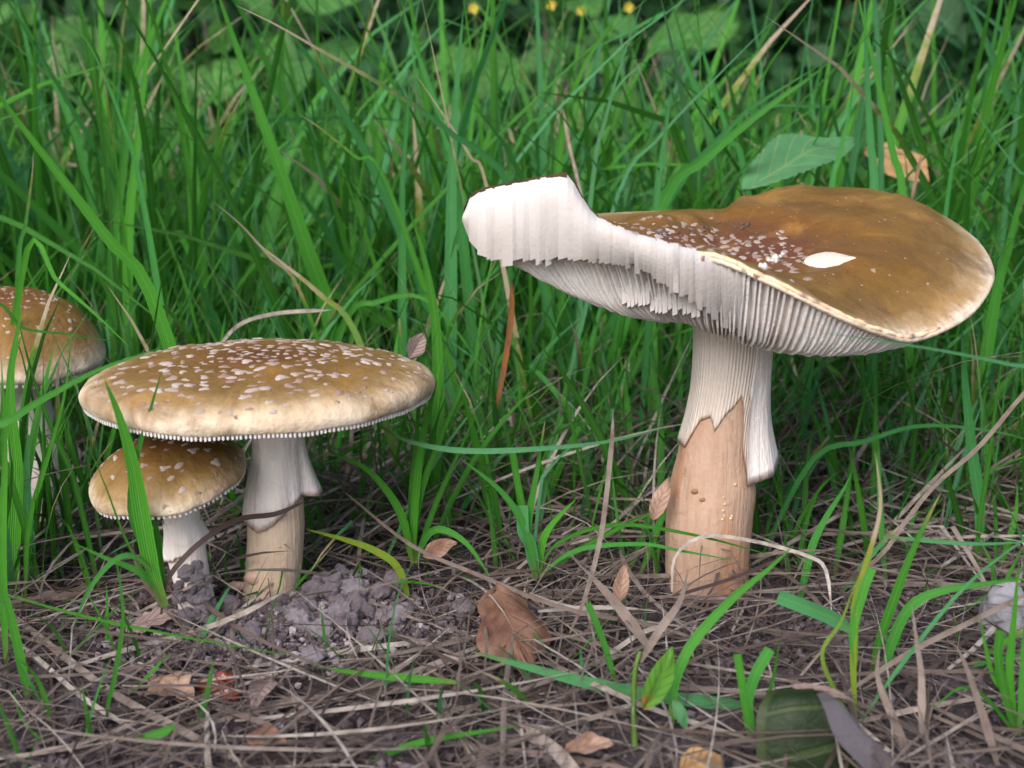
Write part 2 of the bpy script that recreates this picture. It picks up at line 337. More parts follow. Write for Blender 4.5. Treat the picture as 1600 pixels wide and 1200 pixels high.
def skirt(t, name, mat, cen_fn, top, edge, flare, n=72, m=14, rag=.06, thick=.05, edge_mat=None, bp3=None):
    "a veil hanging round a stem: edge(a) = length down, flare(a) = how far it stands off at its lower edge"
    v, bp = [], []
    for side in (0, 1):
        for k in range(m):
            q = k/(m-1)
            for j in range(n):
                a = 2*math.pi*j/n; ln = edge(a)+rag*(nz((j*.55, 0, 0), 1., 3.)+.6*nz((j*1.7, 5, 0), 1., 1.)); z = top-q*ln
                c, r = cen_fn(z); fl = .03+flare(a)*q**1.7+.02*math.sin(9*a)*q; rr = r+fl-(thick if side else 0)*(1 if q > .05 else 0)
                rr *= 1+.003*math.sin(40*a); v.append(c+np.array((math.cos(a)*rr, math.sin(a)*rr, 0))*1.); bp.append((q, j/n, (min(1, max(0, q-.94)*14) if bp3 is None else bp3(q)), 0))
    v = np.array(v); f = grid_faces(m, n, False, True); nn = n*m; f2 = f[:, ::-1]+nn
    e = np.arange(n); e2 = (e+1) % n; b = (m-1)*n; rim = np.stack((b+e2, b+e, b+e+nn, b+e2+nn), -1)
    return obj(name, v, np.vstack((f, f2, rim)), mat, t, bp)
def lump(name, p, r, mat, parent=None, sub=2, amp=.3, freq=1.6, seed=0., squash=(1, 1, 1), smooth=True):
    import bmesh
    bm = bmesh.new(); bmesh.ops.create_icosphere(bm, subdivisions=sub, radius=1)
    v = np.array([tuple(x.co) for x in bm.verts]); f = [tuple(q.index for q in x.verts) for x in bm.faces]; bm.free()
    v = np.array([x*(1+amp*nz(x, freq, seed)+amp*.5*nz(x, freq*2.6, seed+4)) for x in v])*np.array(squash)*r
    return obj(name, v+np.asarray(p), f, mat, parent, smooth=smooth)
def stem_center(cen, rad):
    o = np.argsort(cen[:, 2]); c, r = cen[o], rad[o]
    def fn(z): return np.array((np.interp(z, c[:, 2], c[:, 0]), np.interp(z, c[:, 2], c[:, 1]), z)), float(np.interp(z, c[:, 2], r))
    return fn

# --- the wide flat-capped mushroom (front left)
YA = 29.3
base = G(420, 930); A = thing('mushroom', 'wide flat brown mushroom covered in pale warts, tallest in the left cluster', 'mushroom', (base[0], YA, 0), 'mushrooms in the grass')
v, f, cen, rad = tube_rows([(640, 398, 468, YA), (675, 396, 471, YA), (700, 396, 470, YA), (740, 391, 472, YA), (790, 386, 475, YA), (840, 385, 476, YA), (890, 381, 473, YA), (935, 376, 468, YA), (990, 370, 470, YA)], seed=1.)
obj('stem', v, f[:, ::-1], STEM_A, A, stem_bp(cen, 48))
sc = stem_center(cen, rad)
zt = V(435, 655, YA)[2]
def edgeA(a):                              # a = 0 points right, 3pi/2 points to the camera
    d = math.degrees(a) % 360
    return .68+interp([(0, 1.45), (15, 1.45), (40, 1.7), (90, 2.0), (180, 2.05), (215, 2.1), (245, 2.32), (262, 2.28), (285, 2.0), (310, 1.72), (335, 1.5), (345, 1.45), (360, 1.45)], d)
def flareA(a):
    d = (math.degrees(a)+20) % 360-20
    return interp([(-20, .05), (-12, .5), (0, .52), (12, .5), (25, .12), (90, .1), (175, .12), (220, .12), (250, .06), (300, .03), (340, .05)], d)
skirt(A, 'ring', RING, sc, zt, edgeA, flareA)
prof = [(0, .94), (.9, .93), (1.8, .89), (2.7, .80), (3.5, .70), (4.1, .55), (4.42, .40), (4.55, .22), (4.56, .06), (4.48, -.06), (4.25, .0), (3.2, .2), (1.8, .26), (.5, .3)]
ca = V(411, 607, YA); capA = RevCap(ca, prof, 9, (math.radians(.5), math.radians(.8)), 1.3, zw=.008, stain=lambda p, T: max(0, .8-T*2.3))
capA.build(A); capA.warts(300, lambda q: .16 if q < .28 else (.19 if q < .5 else (.20 if q < .86 else .12)))
capA.gills(A, .7, .24, 260, .2)
lump('veil_scrap', V(398, 902, YA-.62), .27, VOLVA, A, 2, .35, 1.8, 3., (1.15, .6, .85))
lump('veil_scrap', V(373, 915, YA-.2), .24, VOLVA, A, 2, .5, 2.2, 8., (1.2, .5, .6))

# --- the small mushroom leaning under it
YB = 27.9
bB = G(308, 930); B = thing('mushroom', 'small mushroom tucked under the wide flat cap, its white stem caked in soil', 'mushroom', (bB[0], YB, 0), 'mushrooms in the grass')
v, f, cen, rad = tube_rows([(755, 252, 306, YB), (795, 253, 309, YB), (825, 258, 318, YB), (842, 259, 321, YB), (862, 261, 322, YB), (890, 268, 326, YB), (930, 276, 334, YB), (970, 280, 340, YB)], n=40, wob=.035, seed=5.)
obj('stem', v, f[:, ::-1], STEM_W, B, stem_bp(cen, 40)); scB = stem_center(cen, rad)
skirt(B, 'ring', RING, scB, V(285, 812, YB)[2], lambda a: .78+.12*math.sin(a+4)-.2*math.cos(a), lambda a: .07+.03*math.sin(2*a+1), rag=.12)
profB = [(0, 1.0), (.5, .97), (1.0, .86), (1.45, .65), (1.8, .38), (2.02, .1), (2.09, -.06), (2.04, -.14), (1.9, -.1), (1.4, .08), (.8, .18), (.2, .22)]
cb = V(263, 741, YB)
capB = RevCap(cb, profB, 7, (math.radians(9), math.radians(-6)), 4.1, 110, .025)
capB.build(B); capB.warts(80, lambda q: .14 if q < .35 else (.15 if q < .8 else .09)); capB.gills(B, .45, .12, 100, .16)

# --- the mushroom half hidden at the left edge
YD = 35.5
bD = G(48, 790); D_ = thing('mushroom', 'ochre mushroom cap half hidden behind grass at the left edge', 'mushroom', (bD[0], YD, 0), 'mushrooms in the grass')
v, f, cen, rad = tube_rows([(560, -10, 62, YD), (620, -5, 75, YD), (680, 5, 92, YD), (740, 8, 100, YD), (830, 5, 105, YD)], wob=.04, seed=9.)
obj('stem', v, f[:, ::-1], STEM_W, D_, stem_bp(cen, 48))
profD = [(0, 1.5), (.8, 1.46), (1.6, 1.25), (2.3, .8), (2.8, .2), (3.02, -.2), (3.08, -.4), (3.0, -.55), (2.8, -.5), (2.0, -.2), (.8, -.1), (.2, -.1)]
capD = RevCap(V(12, 528, YD), profD, 7, (math.radians(8), math.radians(6)), 2.2, 120, .03)
capD.build(D_); capD.warts(150, lambda q: .11 if q < .8 else .07); capD.gills(D_, .8, -.15, 110, .2)

# --- the big torn mushroom (right)
YC = 29.8
bC = G(1105, 925); K = thing('mushroom', 'big aged mushroom with a torn upturned olive brown cap on a thick tan stem', 'mushroom', (bC[0], YC, 0), 'mushrooms in the grass')
v, f, cen, rad = tube_rows([(440, 1095, 1200, YC+.4), (490, 1087, 1206, YC+.3), (540, 1086, 1203, YC+.2), (600, 1083, 1193, YC+.1), (650, 1074, 1184, YC), (700, 1060, 1181, YC), (760, 1046, 1180, YC), (820, 1038, 1176, YC), (880, 1038, 1171, YC), (930, 1040, 1172, YC), (1000, 1040, 1174, YC)], n=64, wob=.022, seed=2.)
stemC = obj('stem', v, f[:, ::-1], STEM_B, K, stem_bp(cen, 64)); bvC = bvh_of(v, f); scC = stem_center(cen, rad)
ztC = V(1145, 500, YC)[2]; zpx = lambda y: ztC-V(1145, y, YC)[2]
def edgeC(a):
    d = (math.degrees(a)+60) % 360-60      # -60..300, 270 = camera
    return zpx(interp([(-60, 700), (-50, 738), (-30, 728), (-5, 712), (20, 705), (90, 690), (180, 690), (205, 692), (222, 648), (240, 640), (249, 660), (256, 646), (264, 632), (273, 622), (280, 608), (286, 622), (292, 650), (295, 680), (299, 700)], d))
def flareC(a):
    d = (math.degrees(a)+60) % 360-60
    return interp([(-60, .02), (-45, .12), (-25, .45), (0, .62), (20, .55), (50, .15), (120, .05), (190, .05), (250, .015), (299, .02)], d)
skirt(K, 'ring_sheath', SHEATH, scC, ztC, edgeC, flareC, n=140, m=22, rag=.05, thick=.035)

def edgeF(a):
    d = (math.degrees(a)+180) % 360-180
    return zpx(interp([(-180, 545), (-72, 545), (-62, 640), (-54, 742), (-30, 733), (-5, 718), (25, 708), (50, 690), (75, 545), (180, 545)], d))
skirt(K, 'ring_flap', RING, scC, ztC, edgeF, lambda a: flareC(a)+.045 if (math.degrees(a)+180) % 360-180 > -66 and (math.degrees(a)+180) % 360-180 < 80 else -.06, n=140, m=18, rag=.06, thick=.03)
# cap: rim points (px, py, depth Y, low px y of the gill edge at that azimuth, bulge of the upper skin)
RIM = [(1110, 397, 25.7, 515, .10), (1200, 434, 25.3, 540, .10), (1300, 484, 25.5, 556, .15), (1370, 514, 26.1, 556, .25), (1425, 524, 27.0, 548, .42), (1500, 492, 28.2, 522, .55), (1538, 450, 29.6, 480, .62),
       (1546, 414, 31.2, 445, .70), (1522, 372, 33.2, 420, .75), (1470, 335, 35.2, 400, .75), (1405, 310, 36.6, 390, .7), (1330, 302, 37.3, 385, .62), (1250, 297, 37.5, 385, .6), (1180, 308, 37.0, 390, .5), (1115, 338, 36.2, 400, .35),
       (1040, 330, 35.3, 410, .30), (960, 332, 33.6, 430, .2), (860, 338, 32.3, 435, .1), (775, 338, 31.0, 420, .1), (738, 350, 29.8, 402, .1), (760, 378, 28.8, 425, .1), (850, 392, 28.2, 462, .05), (950, 400, 27.6, 486, .05), (1040, 402, 26.7, 492, .05)]
NR, NS = 240, 40
rim = np.array([np.append(V(a, b, y), (V(a, l, y+.6)[2], bu)) for a, b, y, l, bu in RIM]); rim = cr(rim, NR, True)
cen0 = V(1125, 384, 30.6); ax, _ = scC(ztC)
Ptop = np.zeros((NR, NS, 3)); bpT = np.zeros((NR, NS, 4))
ctop = cen0.copy()
for j in range(NR):
    R = rim[j]
    for k in range(NS):
        s_ = k/(NS-1); p = ctop+(R[:3]-ctop)*s_; p[2] += R[4]*math.sin(math.pi*s_**1.5)-.25*math.exp(-(s_/.35)**2)
        p[2] += (.28*nz(p, .45, 2.)+.09*nz(p, 1.3, 7.)+.09*s_*nz((j*.16, s_*.8, 0), 1., 3.))*min(1, s_*3)*min(1, (1-s_)*5+.1)
        Ptop[j, k] = p
        st = max(0, 1-abs(p[2]-ctop[2]+.1)/1.2)*max(0, .85-s_*1.15); st = min(.9, max(0, st*1.25+.5*nz(p, .6, 5.)*(1-s_)))
        bpT[j, k] = (s_, 0, st, j/NR)
# margin: front-left is torn (no pale rim), the right rim is pale
vt = Ptop.reshape(-1, 3)
def under(j, q):
    "gill edge surface, q = 0 at the stem, 1 at the rim"
    R = rim[j]; d = R[:2]-ax[:2]; d = d/np.linalg.norm(d); r0 = .95; A0 = np.array((*(ax[:2]+d*r0), zgA))
    M = np.array((*(A0[:2]+(R[:2]-A0[:2])*.80), R[3])); M1 = np.array((*(A0[:2]+(R[:2]-A0[:2])*.36), zgA*.52+R[3]*.48-.06)); P = R[:3]+np.append(d*.06, -.10)
    return A0, M1, M, P
zgA = V(1150, 522, 29.)[2]
UND = np.zeros((NR, 24, 3))
for j in range(NR): UND[j] = cr(under(j, 0), 24)
# closed body: top skin, rolled lip, gill ceiling (lifted above the gill edges)
lip = np.zeros((NR, 4, 3)); ceil = np.zeros((NR, 24, 3))
for j in range(NR):
    d = np.append((rim[j][:2]-ax[:2])/np.linalg.norm(rim[j][:2]-ax[:2]), 0); R = rim[j][:3]
    for k, (o_, z_) in enumerate(((.10, -.03), (.15, -.09), (.13, -.15), (.05, -.17))): lip[j, k] = R+d*o_+np.array((0, 0, z_))
    for k in range(24):
        q = k/23; ceil[j, k] = UND[j, k]+np.array((0, 0, 1))*(.20*math.sin(math.pi*min(1, q*1.0))**.6+.02)-d*(.16*q*q)
n_top = NS
body = np.concatenate((Ptop, lip, ceil[:, ::-1]), 1); nb = body.shape[1]
bpB = np.zeros((NR, nb, 4)); bpB[:, :NS] = bpT; bpB[:, NS:NS+4, 0] = 1; bpB[:, NS:, 1] = .5
v = body.reshape(-1, 3); f = grid_faces(NR, nb, True, False)
ftop = f.reshape(NR, nb-1, 4)[:, :NS+3].reshape(-1, 4); fund = f.reshape(NR, nb-1, 4)[:, NS+3:].reshape(-1, 4)
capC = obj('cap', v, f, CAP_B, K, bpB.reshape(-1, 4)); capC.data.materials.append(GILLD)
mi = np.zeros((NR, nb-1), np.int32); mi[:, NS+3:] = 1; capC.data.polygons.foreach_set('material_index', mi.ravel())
bvT = bvh_of(v, ftop)
# gills: thin plates, each its own part
TORN = (232*0+NR*20.2/24, NR*23.3/24)      # azimuth span where the inner gills have been torn away
for i in range(NR):
    j = i; q0 = 0 if i % 2 == 0 else 8
    if TORN[0] < i < TORN[1]: q0 = 11
    ks = np.unique(np.linspace(q0, 23, 8).astype(int)); tang = np.append((rim[(j+1) % NR]-rim[j-1])[:2], 0); tang = tang/np.linalg.norm(tang)
    vv = []; gw = random.uniform(.65, 1.25); go = random.uniform(-.3, .3)
    for k in ks:
        q = k/23; loc = np.linalg.norm((UND[(j+1) % NR, k]-UND[j-1, k])[:2])*.5; hw = max(.012, loc*.25*gw)
        dz = .07*nz((j*.9, k*.25, 1), 1., 2.); b_ = UND[j, k]+np.array((0, 0, dz))+tang*loc*(go+.5*nz((j*.7, k*.15, 4), 1., 5.)); t_ = ceil[j, k]+np.array((0, 0, .06))
        for sgn, P in ((-1, t_), (1, t_), (.6, b_), (-.6, b_)): vv.append(P+tang*hw*sgn)
    m_ = len(ks); ff = [(4*a+b, 4*a+(b+1) % 4, 4*a+4+(b+1) % 4, 4*a+4+b) for a in range(m_-1) for b in range(4)]+[(3, 2, 1, 0), (4*m_-4, 4*m_-3, 4*m_-2, 4*m_-1)]
    plate(obj('gill', vv, ff, GILL, K))
# the upturned torn flap and the ragged white gill band along the tear
TOPE = np.array([(723, 338), (727, 320), (737, 306), (752, 299), (795, 289), (845, 280), (872, 275), (886, 274), (897, 286), (906, 304), (918, 324), (932, 340), (1000, 368), (1060, 383), (1112, 397), (1160, 416), (1225, 446)], float)
BOTE = np.array([(723, 344), (731, 372), (744, 394), (760, 404), (810, 410), (870, 407), (930, 406), (985, 416), (1040, 440), (1085, 465), (1112, 488), (1160, 518), (1225, 546)], float)
DEP = [(720, 29.0), (760, 28.2), (850, 27.4), (930, 26.8), (1020, 26.05), (1112, 25.45), (1160, 25.35), (1225, 25.85)]
xs = [723.]
while xs[-1] < 1218: xs.append(xs[-1]+random.uniform(3.5, 6.5) if xs[-1] > 1040 else xs[-1]+random.uniform(5, 9) if xs[-1] > 900 else xs[-1]+random.uniform(6, 14))
prevj = 0.
for i in range(len(xs)-1):
    x0, x1 = xs[i], xs[i+1]+3; jag = random.uniform(-6, 8)*(1.7 if x0 > 1040 else 1 if x0 > 780 else .3); vv = []; NK = 12; dj = random.uniform(-.045, .045)*(.5 if x0 < 860 else 1 if x0 < 1040 else 1.6); tj = random.uniform(-2.2, 1.5); lean = random.uniform(-4, 4)
    for k in range(NK):
        q = k/(NK-1)
        for xx in (x0, x1):
            yt = np.interp(xx, TOPE[:, 0], TOPE[:, 1])+tj; yb = np.interp(xx, BOTE[:, 0], BOTE[:, 1])+jag*q*q+(2 if xx == x0 else -2)*q
            Yd = interp(DEP, xx)+dj-(.10*math.sin(math.pi*q)+.25*q*(1-q)-.22*q)*(1 if xx < 1060 else .3)-.25*math.exp(-q*16)*(-1)+(.11 if xx == x1 else 0)+.75*q*q*min(1, max(0, (xx-1050)/120))
            vv.append(V(xx+lean*q*.6, yt+(yb-yt)*q, Yd))
        for xx in (x1, x0):
            yt = np.interp(xx, TOPE[:, 0], TOPE[:, 1])+1; yb = np.interp(xx, BOTE[:, 0], BOTE[:, 1])+jag*q*q-3
            vv.append(V(xx+lean*q*.6, yt+(yb-yt)*q*.96, interp(DEP, xx)+.62+.3*(1-q)+.2*q+.75*q*q*min(1, max(0, (xx-1050)/120))))
    ff = [(4*a+b, 4*a+(b+1) % 4, 4*a+4+(b+1) % 4, 4*a+4+b) for a in range(NK-1) for b in range(4)]+[(3, 2, 1, 0), (4*NK-4, 4*NK-3, 4*NK-2, 4*NK-1)]
    plate(obj('torn_gill', vv, ff, TORNF, K))
# brown skin on the back of the flap
vv = []; bpf = []; U = np.linspace(725, 935, 26)
for side in (0, 1):
    for k in range(9):
        q = k/8
        for xx in U:
            yt = np.interp(xx, TOPE[:, 0], TOPE[:, 1])-4.5+1.5*nz((xx*.2, q*3, 0)); yb = np.interp(xx, BOTE[:, 0], BOTE[:, 1])-8
            vv.append(V(xx, yt+(yb-yt)*q, interp(DEP, xx)+.9+.9*q+.18*side-.55*(1-q)**3)); bpf.append((.75, .15, .1, 0))
n1 = 9*26; fa = grid_faces(9, 26); per = [k for k in range(26)]; fr = [(k+1, k, k+n1, k+1+n1) for k in range(25)]+[(k*26, (k+1)*26, (k+1)*26+n1, k*26+n1) for k in range(8)]+[((k+1)*26+25, k*26+25, k*26+25+n1, (k+1)*26+25+n1) for k in range(8)]
obj('flap_skin', vv, [tuple(x) for x in fa]+[tuple(x[::-1]+n1) for x in fa]+fr, CAP_B, K, bpf)
bvU = bvh_of(UND.reshape(-1, 3), grid_faces(NR, 24, True, False))
# gill stubs left at the stem
x0 = 972.
while x0 < 1090:
    x1 = x0+random.uniform(5, 9); q = (x0-972)/118; yt = 448-8*math.sin(q*3.1)+random.uniform(-6, 5)+8*q; yb = 474+18*q+random.uniform(-6, 7); hp = shoot(bvU, x0, (yt+yb)/2)[0]; Yd = (hp[1] if hp is not None else 28)-.22+random.uniform(-.07, .07)
    vv = [V(x, y, Yd+d) for d in (0, .5) for (x, y) in ((x0, yt), (x1+1, yt+2), (x1, yb), (x0+1, yb+3))]; vv[2] = vv[2]+np.array((0, .15, 0)); vv[3] = vv[3]+np.array((0, .15, 0))
    for a in (0, 1): vv[a] = vv[a]+np.array((0, .2, 0))
    obj('gill_stub', vv, [(0, 1, 2, 3), (7, 6, 5, 4), (0, 4, 5, 1), (1, 5, 6, 2), (2, 6, 7, 3), (3, 7, 4, 0)], TORNF, K, smooth=False); x0 = x1
for q in range(9):
    lump('flesh_crumb', V(1188+q*4.3+random.uniform(-3, 3), 402+random.uniform(-8, 6)+(14 if q < 3 else 0), 25.6+random.uniform(-.15, .15)), random.uniform(.04, .085), FLESH, K, 2, .6, 2.6, q*3.)
# torn lip along the front edge of the cap
lipv = []; lipn = 90
for k in range(lipn):
    j = (int(round(NR*(22.6+k/lipn*6.0)/24))) % NR; R = rim[j][:3]; d = np.append((R[:2]-ax[:2])/np.linalg.norm(R[:2]-ax[:2]), 0)
    for a in range(6):
        an = 2*math.pi*a/6; rr = .085*(1+.6*nz((k*.5, a*.4, 0)))*min(1, .3+k/8, .3+(lipn-1-k)/8); lipv.append(R+d*(.06+rr*math.cos(an))+np.array((0, 0, -.02+rr*math.sin(an))))
obj('torn_lip', lipv, grid_faces(lipn, 6, False, True), m_plain('orange_cream_lip', (.66, .50, .35), .55, (.50, .27, .13), .7, 260), K)
# pale scar, warts, dots and dark debris on the cap, placed on its skin
def on_cap(px, py): return shoot(bvT, px, py)
sc_pts = []
for k in range(18):
    a = 2*math.pi*k/18; u = math.cos(a); x = 1298+46*u; y = 406+13*math.sin(a)*((1-max(0, u))**.75 if u > 0 else 1)-3*u
    p, n_ = on_cap(x, y); sc_pts.append((p, n_))
pc, ncn = on_cap(1290, 406)
if pc is not None and all(p is not None for p, _ in sc_pts):
    vv = [pc+ncn*.035]+[p*.25+pc*.75+n_*.04 for p, n_ in sc_pts]*0+[p+(pc-p)*.18+n_*.045 for p, n_ in sc_pts]+[p-n_*.06 for p, n_ in sc_pts]
    obj('pale_scar', vv, [(0, 1+k, 1+(k+1) % 18) for k in range(18)]+[(1+k, 19+k, 19+(k+1) % 18, 1+(k+1) % 18) for k in range(18)], m_flesh('cream_scar', (.62, .54, .44), (.54, .34, .2), .4), capC)
placed = []
def cap_wart(px, py, size, el=1.):
    p, n_ = on_cap(px, py)
    if p is None or any(np.linalg.norm(p-q) < .75*(size+z) for q, z in placed): return
    placed.append((p, size)); put_wart(capC, p, n_, (1, 0, 0), size, el*(1.9 if size > .048 else 1.2), WARTS_C if size > .048 else WARTS)
for _ in range(330):
    q = random.random(); px = 960+q*300+random.gauss(0, 12); py = 362+q*52+random.gauss(0, 13)-10*math.sin(q*3); cap_wart(px, py, random.uniform(.07, .17))
for _ in range(70): cap_wart(random.uniform(1180, 1500), random.uniform(300, 480), random.uniform(.02, .045))
for px, py, z in ((1270, 383, .09), (1215, 383, .10), (1365, 422, .08), (1480, 405, .05), (1450, 443, .055), (1345, 315, .06), (1322, 309, .04), (1360, 420, .05), (1390, 430, .05), (1288, 430, .05)): cap_wart(px, py, z)
DIRT = m_plain('dirt_speck', (.075, .055, .065), .5, (.03, .02, .02))
for _ in range(60):
    q = random.random(); px, py = (1010+q*160, 366-q*14+random.gauss(0, 4)) if _ < 38 else (random.uniform(1180, 1420), random.uniform(300, 440)); p, n_ = on_cap(px, py)
    if p is not None: lump('dirt_speck', p, random.uniform(.02, .07) if _ < 38 else random.uniform(.015, .035), DIRT, capC, 1, .5, 2., _*.7, (1.4, 1, .7))
# beads of sap and nicks on the stem
bead = m_plain('amber_bead', (.60, .38, .18), .15, coat=.5)
for px, py, r in ((1131, 778, .035), (1133, 788, .045), (1130, 798, .05), (1132, 806, .035), (1129, 812, .04), (1142, 810, .055), (1144, 806, .04), (1071, 748, .03), (1149, 757, .06)):
    p, n_ = shoot(bvC, px, py)
    if p is not None: lump('bead', p, r, bead, stemC, 1, .2)
for px, py, r in ((1087, 768, .12), (1098, 781, .09)):
    p, n_ = shoot(bvC, px, py)
    if p is not None: lump('nick', p, r, SCAB, stemC, 2, .4, 2., 1., (1.2, .35, .7))
EXCL = [(capA.c, 4.75, ca[2]-1.6), (capB.c, 2.2, cb[2]-1.), (capD.c, 3.2, 0), (np.array((ax[0]+.4, 31.4, 0)), 7.6, zgA-.6)]

# ------------------------------------------------------------------ grass blades, straw, leaves
def ribbon(P, wd, side, fold=.25, na=3):
    "P (n,3) centre line, wd (n) widths, side (n,3) unit vectors; V-folded cross-section"
    n = len(P); T = np.gradient(P, axis=0); T /= np.linalg.norm(T, axis=1)[:, None]+1e-9; NN = np.cross(T, side); NN /= np.linalg.norm(NN, axis=1)[:, None]+1e-9
    us = np.linspace(-1, 1, na); v = np.stack([P+side*(wd*.5*u)[:, None]+NN*(wd*.5*fold*(abs(u)-.5))[:, None] for u in us], 1)
    return v.reshape(-1, 3), grid_faces(n, na)
def blade_geo(pts, wpx, rnd, dry=0., root=True, cut=False, twist=0., n=20, taper=.55, roll=.3, thick=None):
    P = np.array([V(*p) if len(p) == 3 else G(p[0], p[1], .15) for p in pts]); Ym = P[:, 1].mean()
    if root:
        h = P[0][2]-float(gh(P[0][0], P[0][1]))
        if h > .12:
            t = P[0]-P[1]; t = t/np.linalg.norm(t); b = P[0]+t*h*.45; x, y = b[0], max(b[1], 17.5); P = np.vstack(((x, y, float(gh(x, y))-.15), P))
    Q = cr(P, n); L = np.concatenate(([0], np.cumsum(np.linalg.norm(np.diff(Q, axis=0), axis=1)))); s_ = L/L[-1]
    T = np.gradient(Q, axis=0); T /= np.linalg.norm(T, axis=1)[:, None]; view = Q-np.array((0, 0, CAM_H)); view /= np.linalg.norm(view, axis=1)[:, None]
    side = np.cross(T, view); side /= np.linalg.norm(side, axis=1)[:, None]+1e-9; nn = np.cross(side, T)
    an = roll*math.sin(rnd*40+1)+twist*(s_-.3); side = side*np.cos(an)[:, None]+nn*np.sin(an)[:, None]
    wcm = wpx*pcm(Ym); wd = wcm*np.minimum(1, .45+s_*2.2)*(1 if cut else np.clip((1-s_)/taper, 0, 1)**.7)
    wd = np.maximum(wd, .006); v, f = ribbon(Q, wd, side)
    bp = np.stack((np.repeat(s_, 3), np.tile((0, .5, 1), n), np.full(3*n, rnd), np.full(3*n, dry)), -1)
    return v, f, bp
def tube(P, r0, r1, n=7):
    P = np.asarray(P, float); T = np.gradient(P, axis=0); T /= np.linalg.norm(T, axis=1)[:, None]+1e-9; rs = np.linspace(r0, r1, len(P)); v = []
    for p, t, r in zip(P, T, rs):
        a = np.cross(t, (0.31, .2, .93) if abs(t[2]) < .9 else (1, 0, 0)); a /= np.linalg.norm(a); b = np.cross(t, a)
        v += [p+r*(math.cos(6.2832*k/n)*a+math.sin(6.2832*k/n)*b) for k in range(n)]
    return np.array(v), grid_faces(len(P), n, False, True)
def blade(label, pts, wpx, rnd, dry=0., name='grass_shoot', cat='grass blade', group='single grass blades', mat=None, parent=None, **k):
    v, f, bp = blade_geo(pts, wpx, rnd, dry, **k)
    o = obj(name, v, f, mat or GRASS, parent, bp)
    return o if parent is not None else meta(o, label, cat, group)
def stalk(label, pts, wpx, rnd, **k):
    k.setdefault('root', False); k.setdefault('taper', .15)
    return blade(label, pts, wpx, rnd, 0., 'dry_stalk', 'dry stalk', 'dry grass stalks', STRAW, **k)

# upper left
blade('broad bright green blade leaning left, its top cut off by the upper edge', [(515, 500, 41), (480, 390, 40), (425, 230, 39), (372, 80, 38.5), (330, -40, 38)], 24, .52, roll=.1)
blade('long arching blade with bleached frayed tip, upper left to the torn cap', [(810, 320, 40), (700, 205, 38), (600, 135, 36.5), (500, 78, 35.5), (430, 38, 35), (368, 8, 34.8)], 13, .72, .34)
blade('broad green blade slanting down from the left edge of the picture', [(240, 470, 34), (170, 375, 33.5), (90, 270, 33), (10, 165, 32.5), (-40, 90, 32)], 22, .5, roll=.15)
blade('upright broad blade left of its twin, rising to the upper edge', [(175, 400, 43), (190, 280, 43), (207, 130, 43), (222, -20, 43)], 16, .55)
blade('upright broad blade right of its twin, rising to the upper edge', [(200, 400, 42), (212, 250, 42), (226, 120, 42), (238, -20, 42)], 16, .48)
blade('short upright blade with orange tip near the left edge', [(28, 430, 36), (40, 350, 36), (50, 275, 36), (52, 238, 36)], 11, .6, .22)
blade('slender blade pointing up-left, third of the fan in the upper left', [(140, 300, 48), (105, 180, 48), (60, 80, 48), (30, 20, 48)], 14, .62)
blade('pale green bent blade tip folded over, right of the twin upright blades', [(300, 320, 47), (312, 260, 47), (306, 200, 47), (292, 185, 46.6)], 17, .56, cut=True)
blade('dark narrow upright blade left of the twin upright blades', [(172, 330, 40), (160, 200, 40), (148, 90, 40), (140, 15, 40)], 8, .1)
blade('mid green blade leaning left across the twin upright blades', [(225, 320, 39), (190, 190, 39), (150, 90, 39), (112, 30, 39)], 11, .66)
# upper middle
blade('pale pointed blade leaning left above the gap between the mushrooms', [(715, 300, 43), (698, 220, 43), (662, 110, 43), (640, 50, 43), (626, -5, 43)], 17, .68)
blade('broad pale upright blade standing left of the torn cap', [(705, 330, 41), (708, 230, 41), (714, 130, 41), (724, 15, 41)], 20, .74, roll=.1)
blade('upright pale blade with bleached tip, left of the broad pale one', [(628, 340, 40), (630, 260, 40), (637, 180, 40), (641, 112, 40)], 14, .7, .05)
blade('yellow drying blade leaning left beside the broad pale upright blade', [(765, 310, 40), (735, 245, 40), (700, 190, 40), (650, 117, 40)], 8, .97, .85)
blade('short blade with frayed brown tip leaning left above the flat cap', [(610, 300, 39), (555, 245, 39), (500, 200, 39), (470, 180, 39)], 11, .4, .2)
blade('dry tipped blade pointing up-left behind the flat brown cap', [(475, 470, 37.5), (420, 400, 37), (375, 350, 36.5), (334, 316, 36)], 8, .45, .5)
blade('olive blade running down to the right rim of the flat cap', [(560, 530, 36), (500, 460, 36), (440, 410, 36), (395, 375, 36)], 13, .95, .4)
blade('vertical blade right of the flat cap rim, tallest there', [(680, 740, 34.5), (685, 620, 34.5), (680, 500, 34.5), (662, 400, 34.5), (640, 330, 34.5)], 20, .3)
blade('bent blade arching right behind the flat cap rim', [(535, 510, 37), (590, 472, 36.5), (650, 462, 36), (700, 500, 35.8), (750, 570, 35.6)], 12, .55)
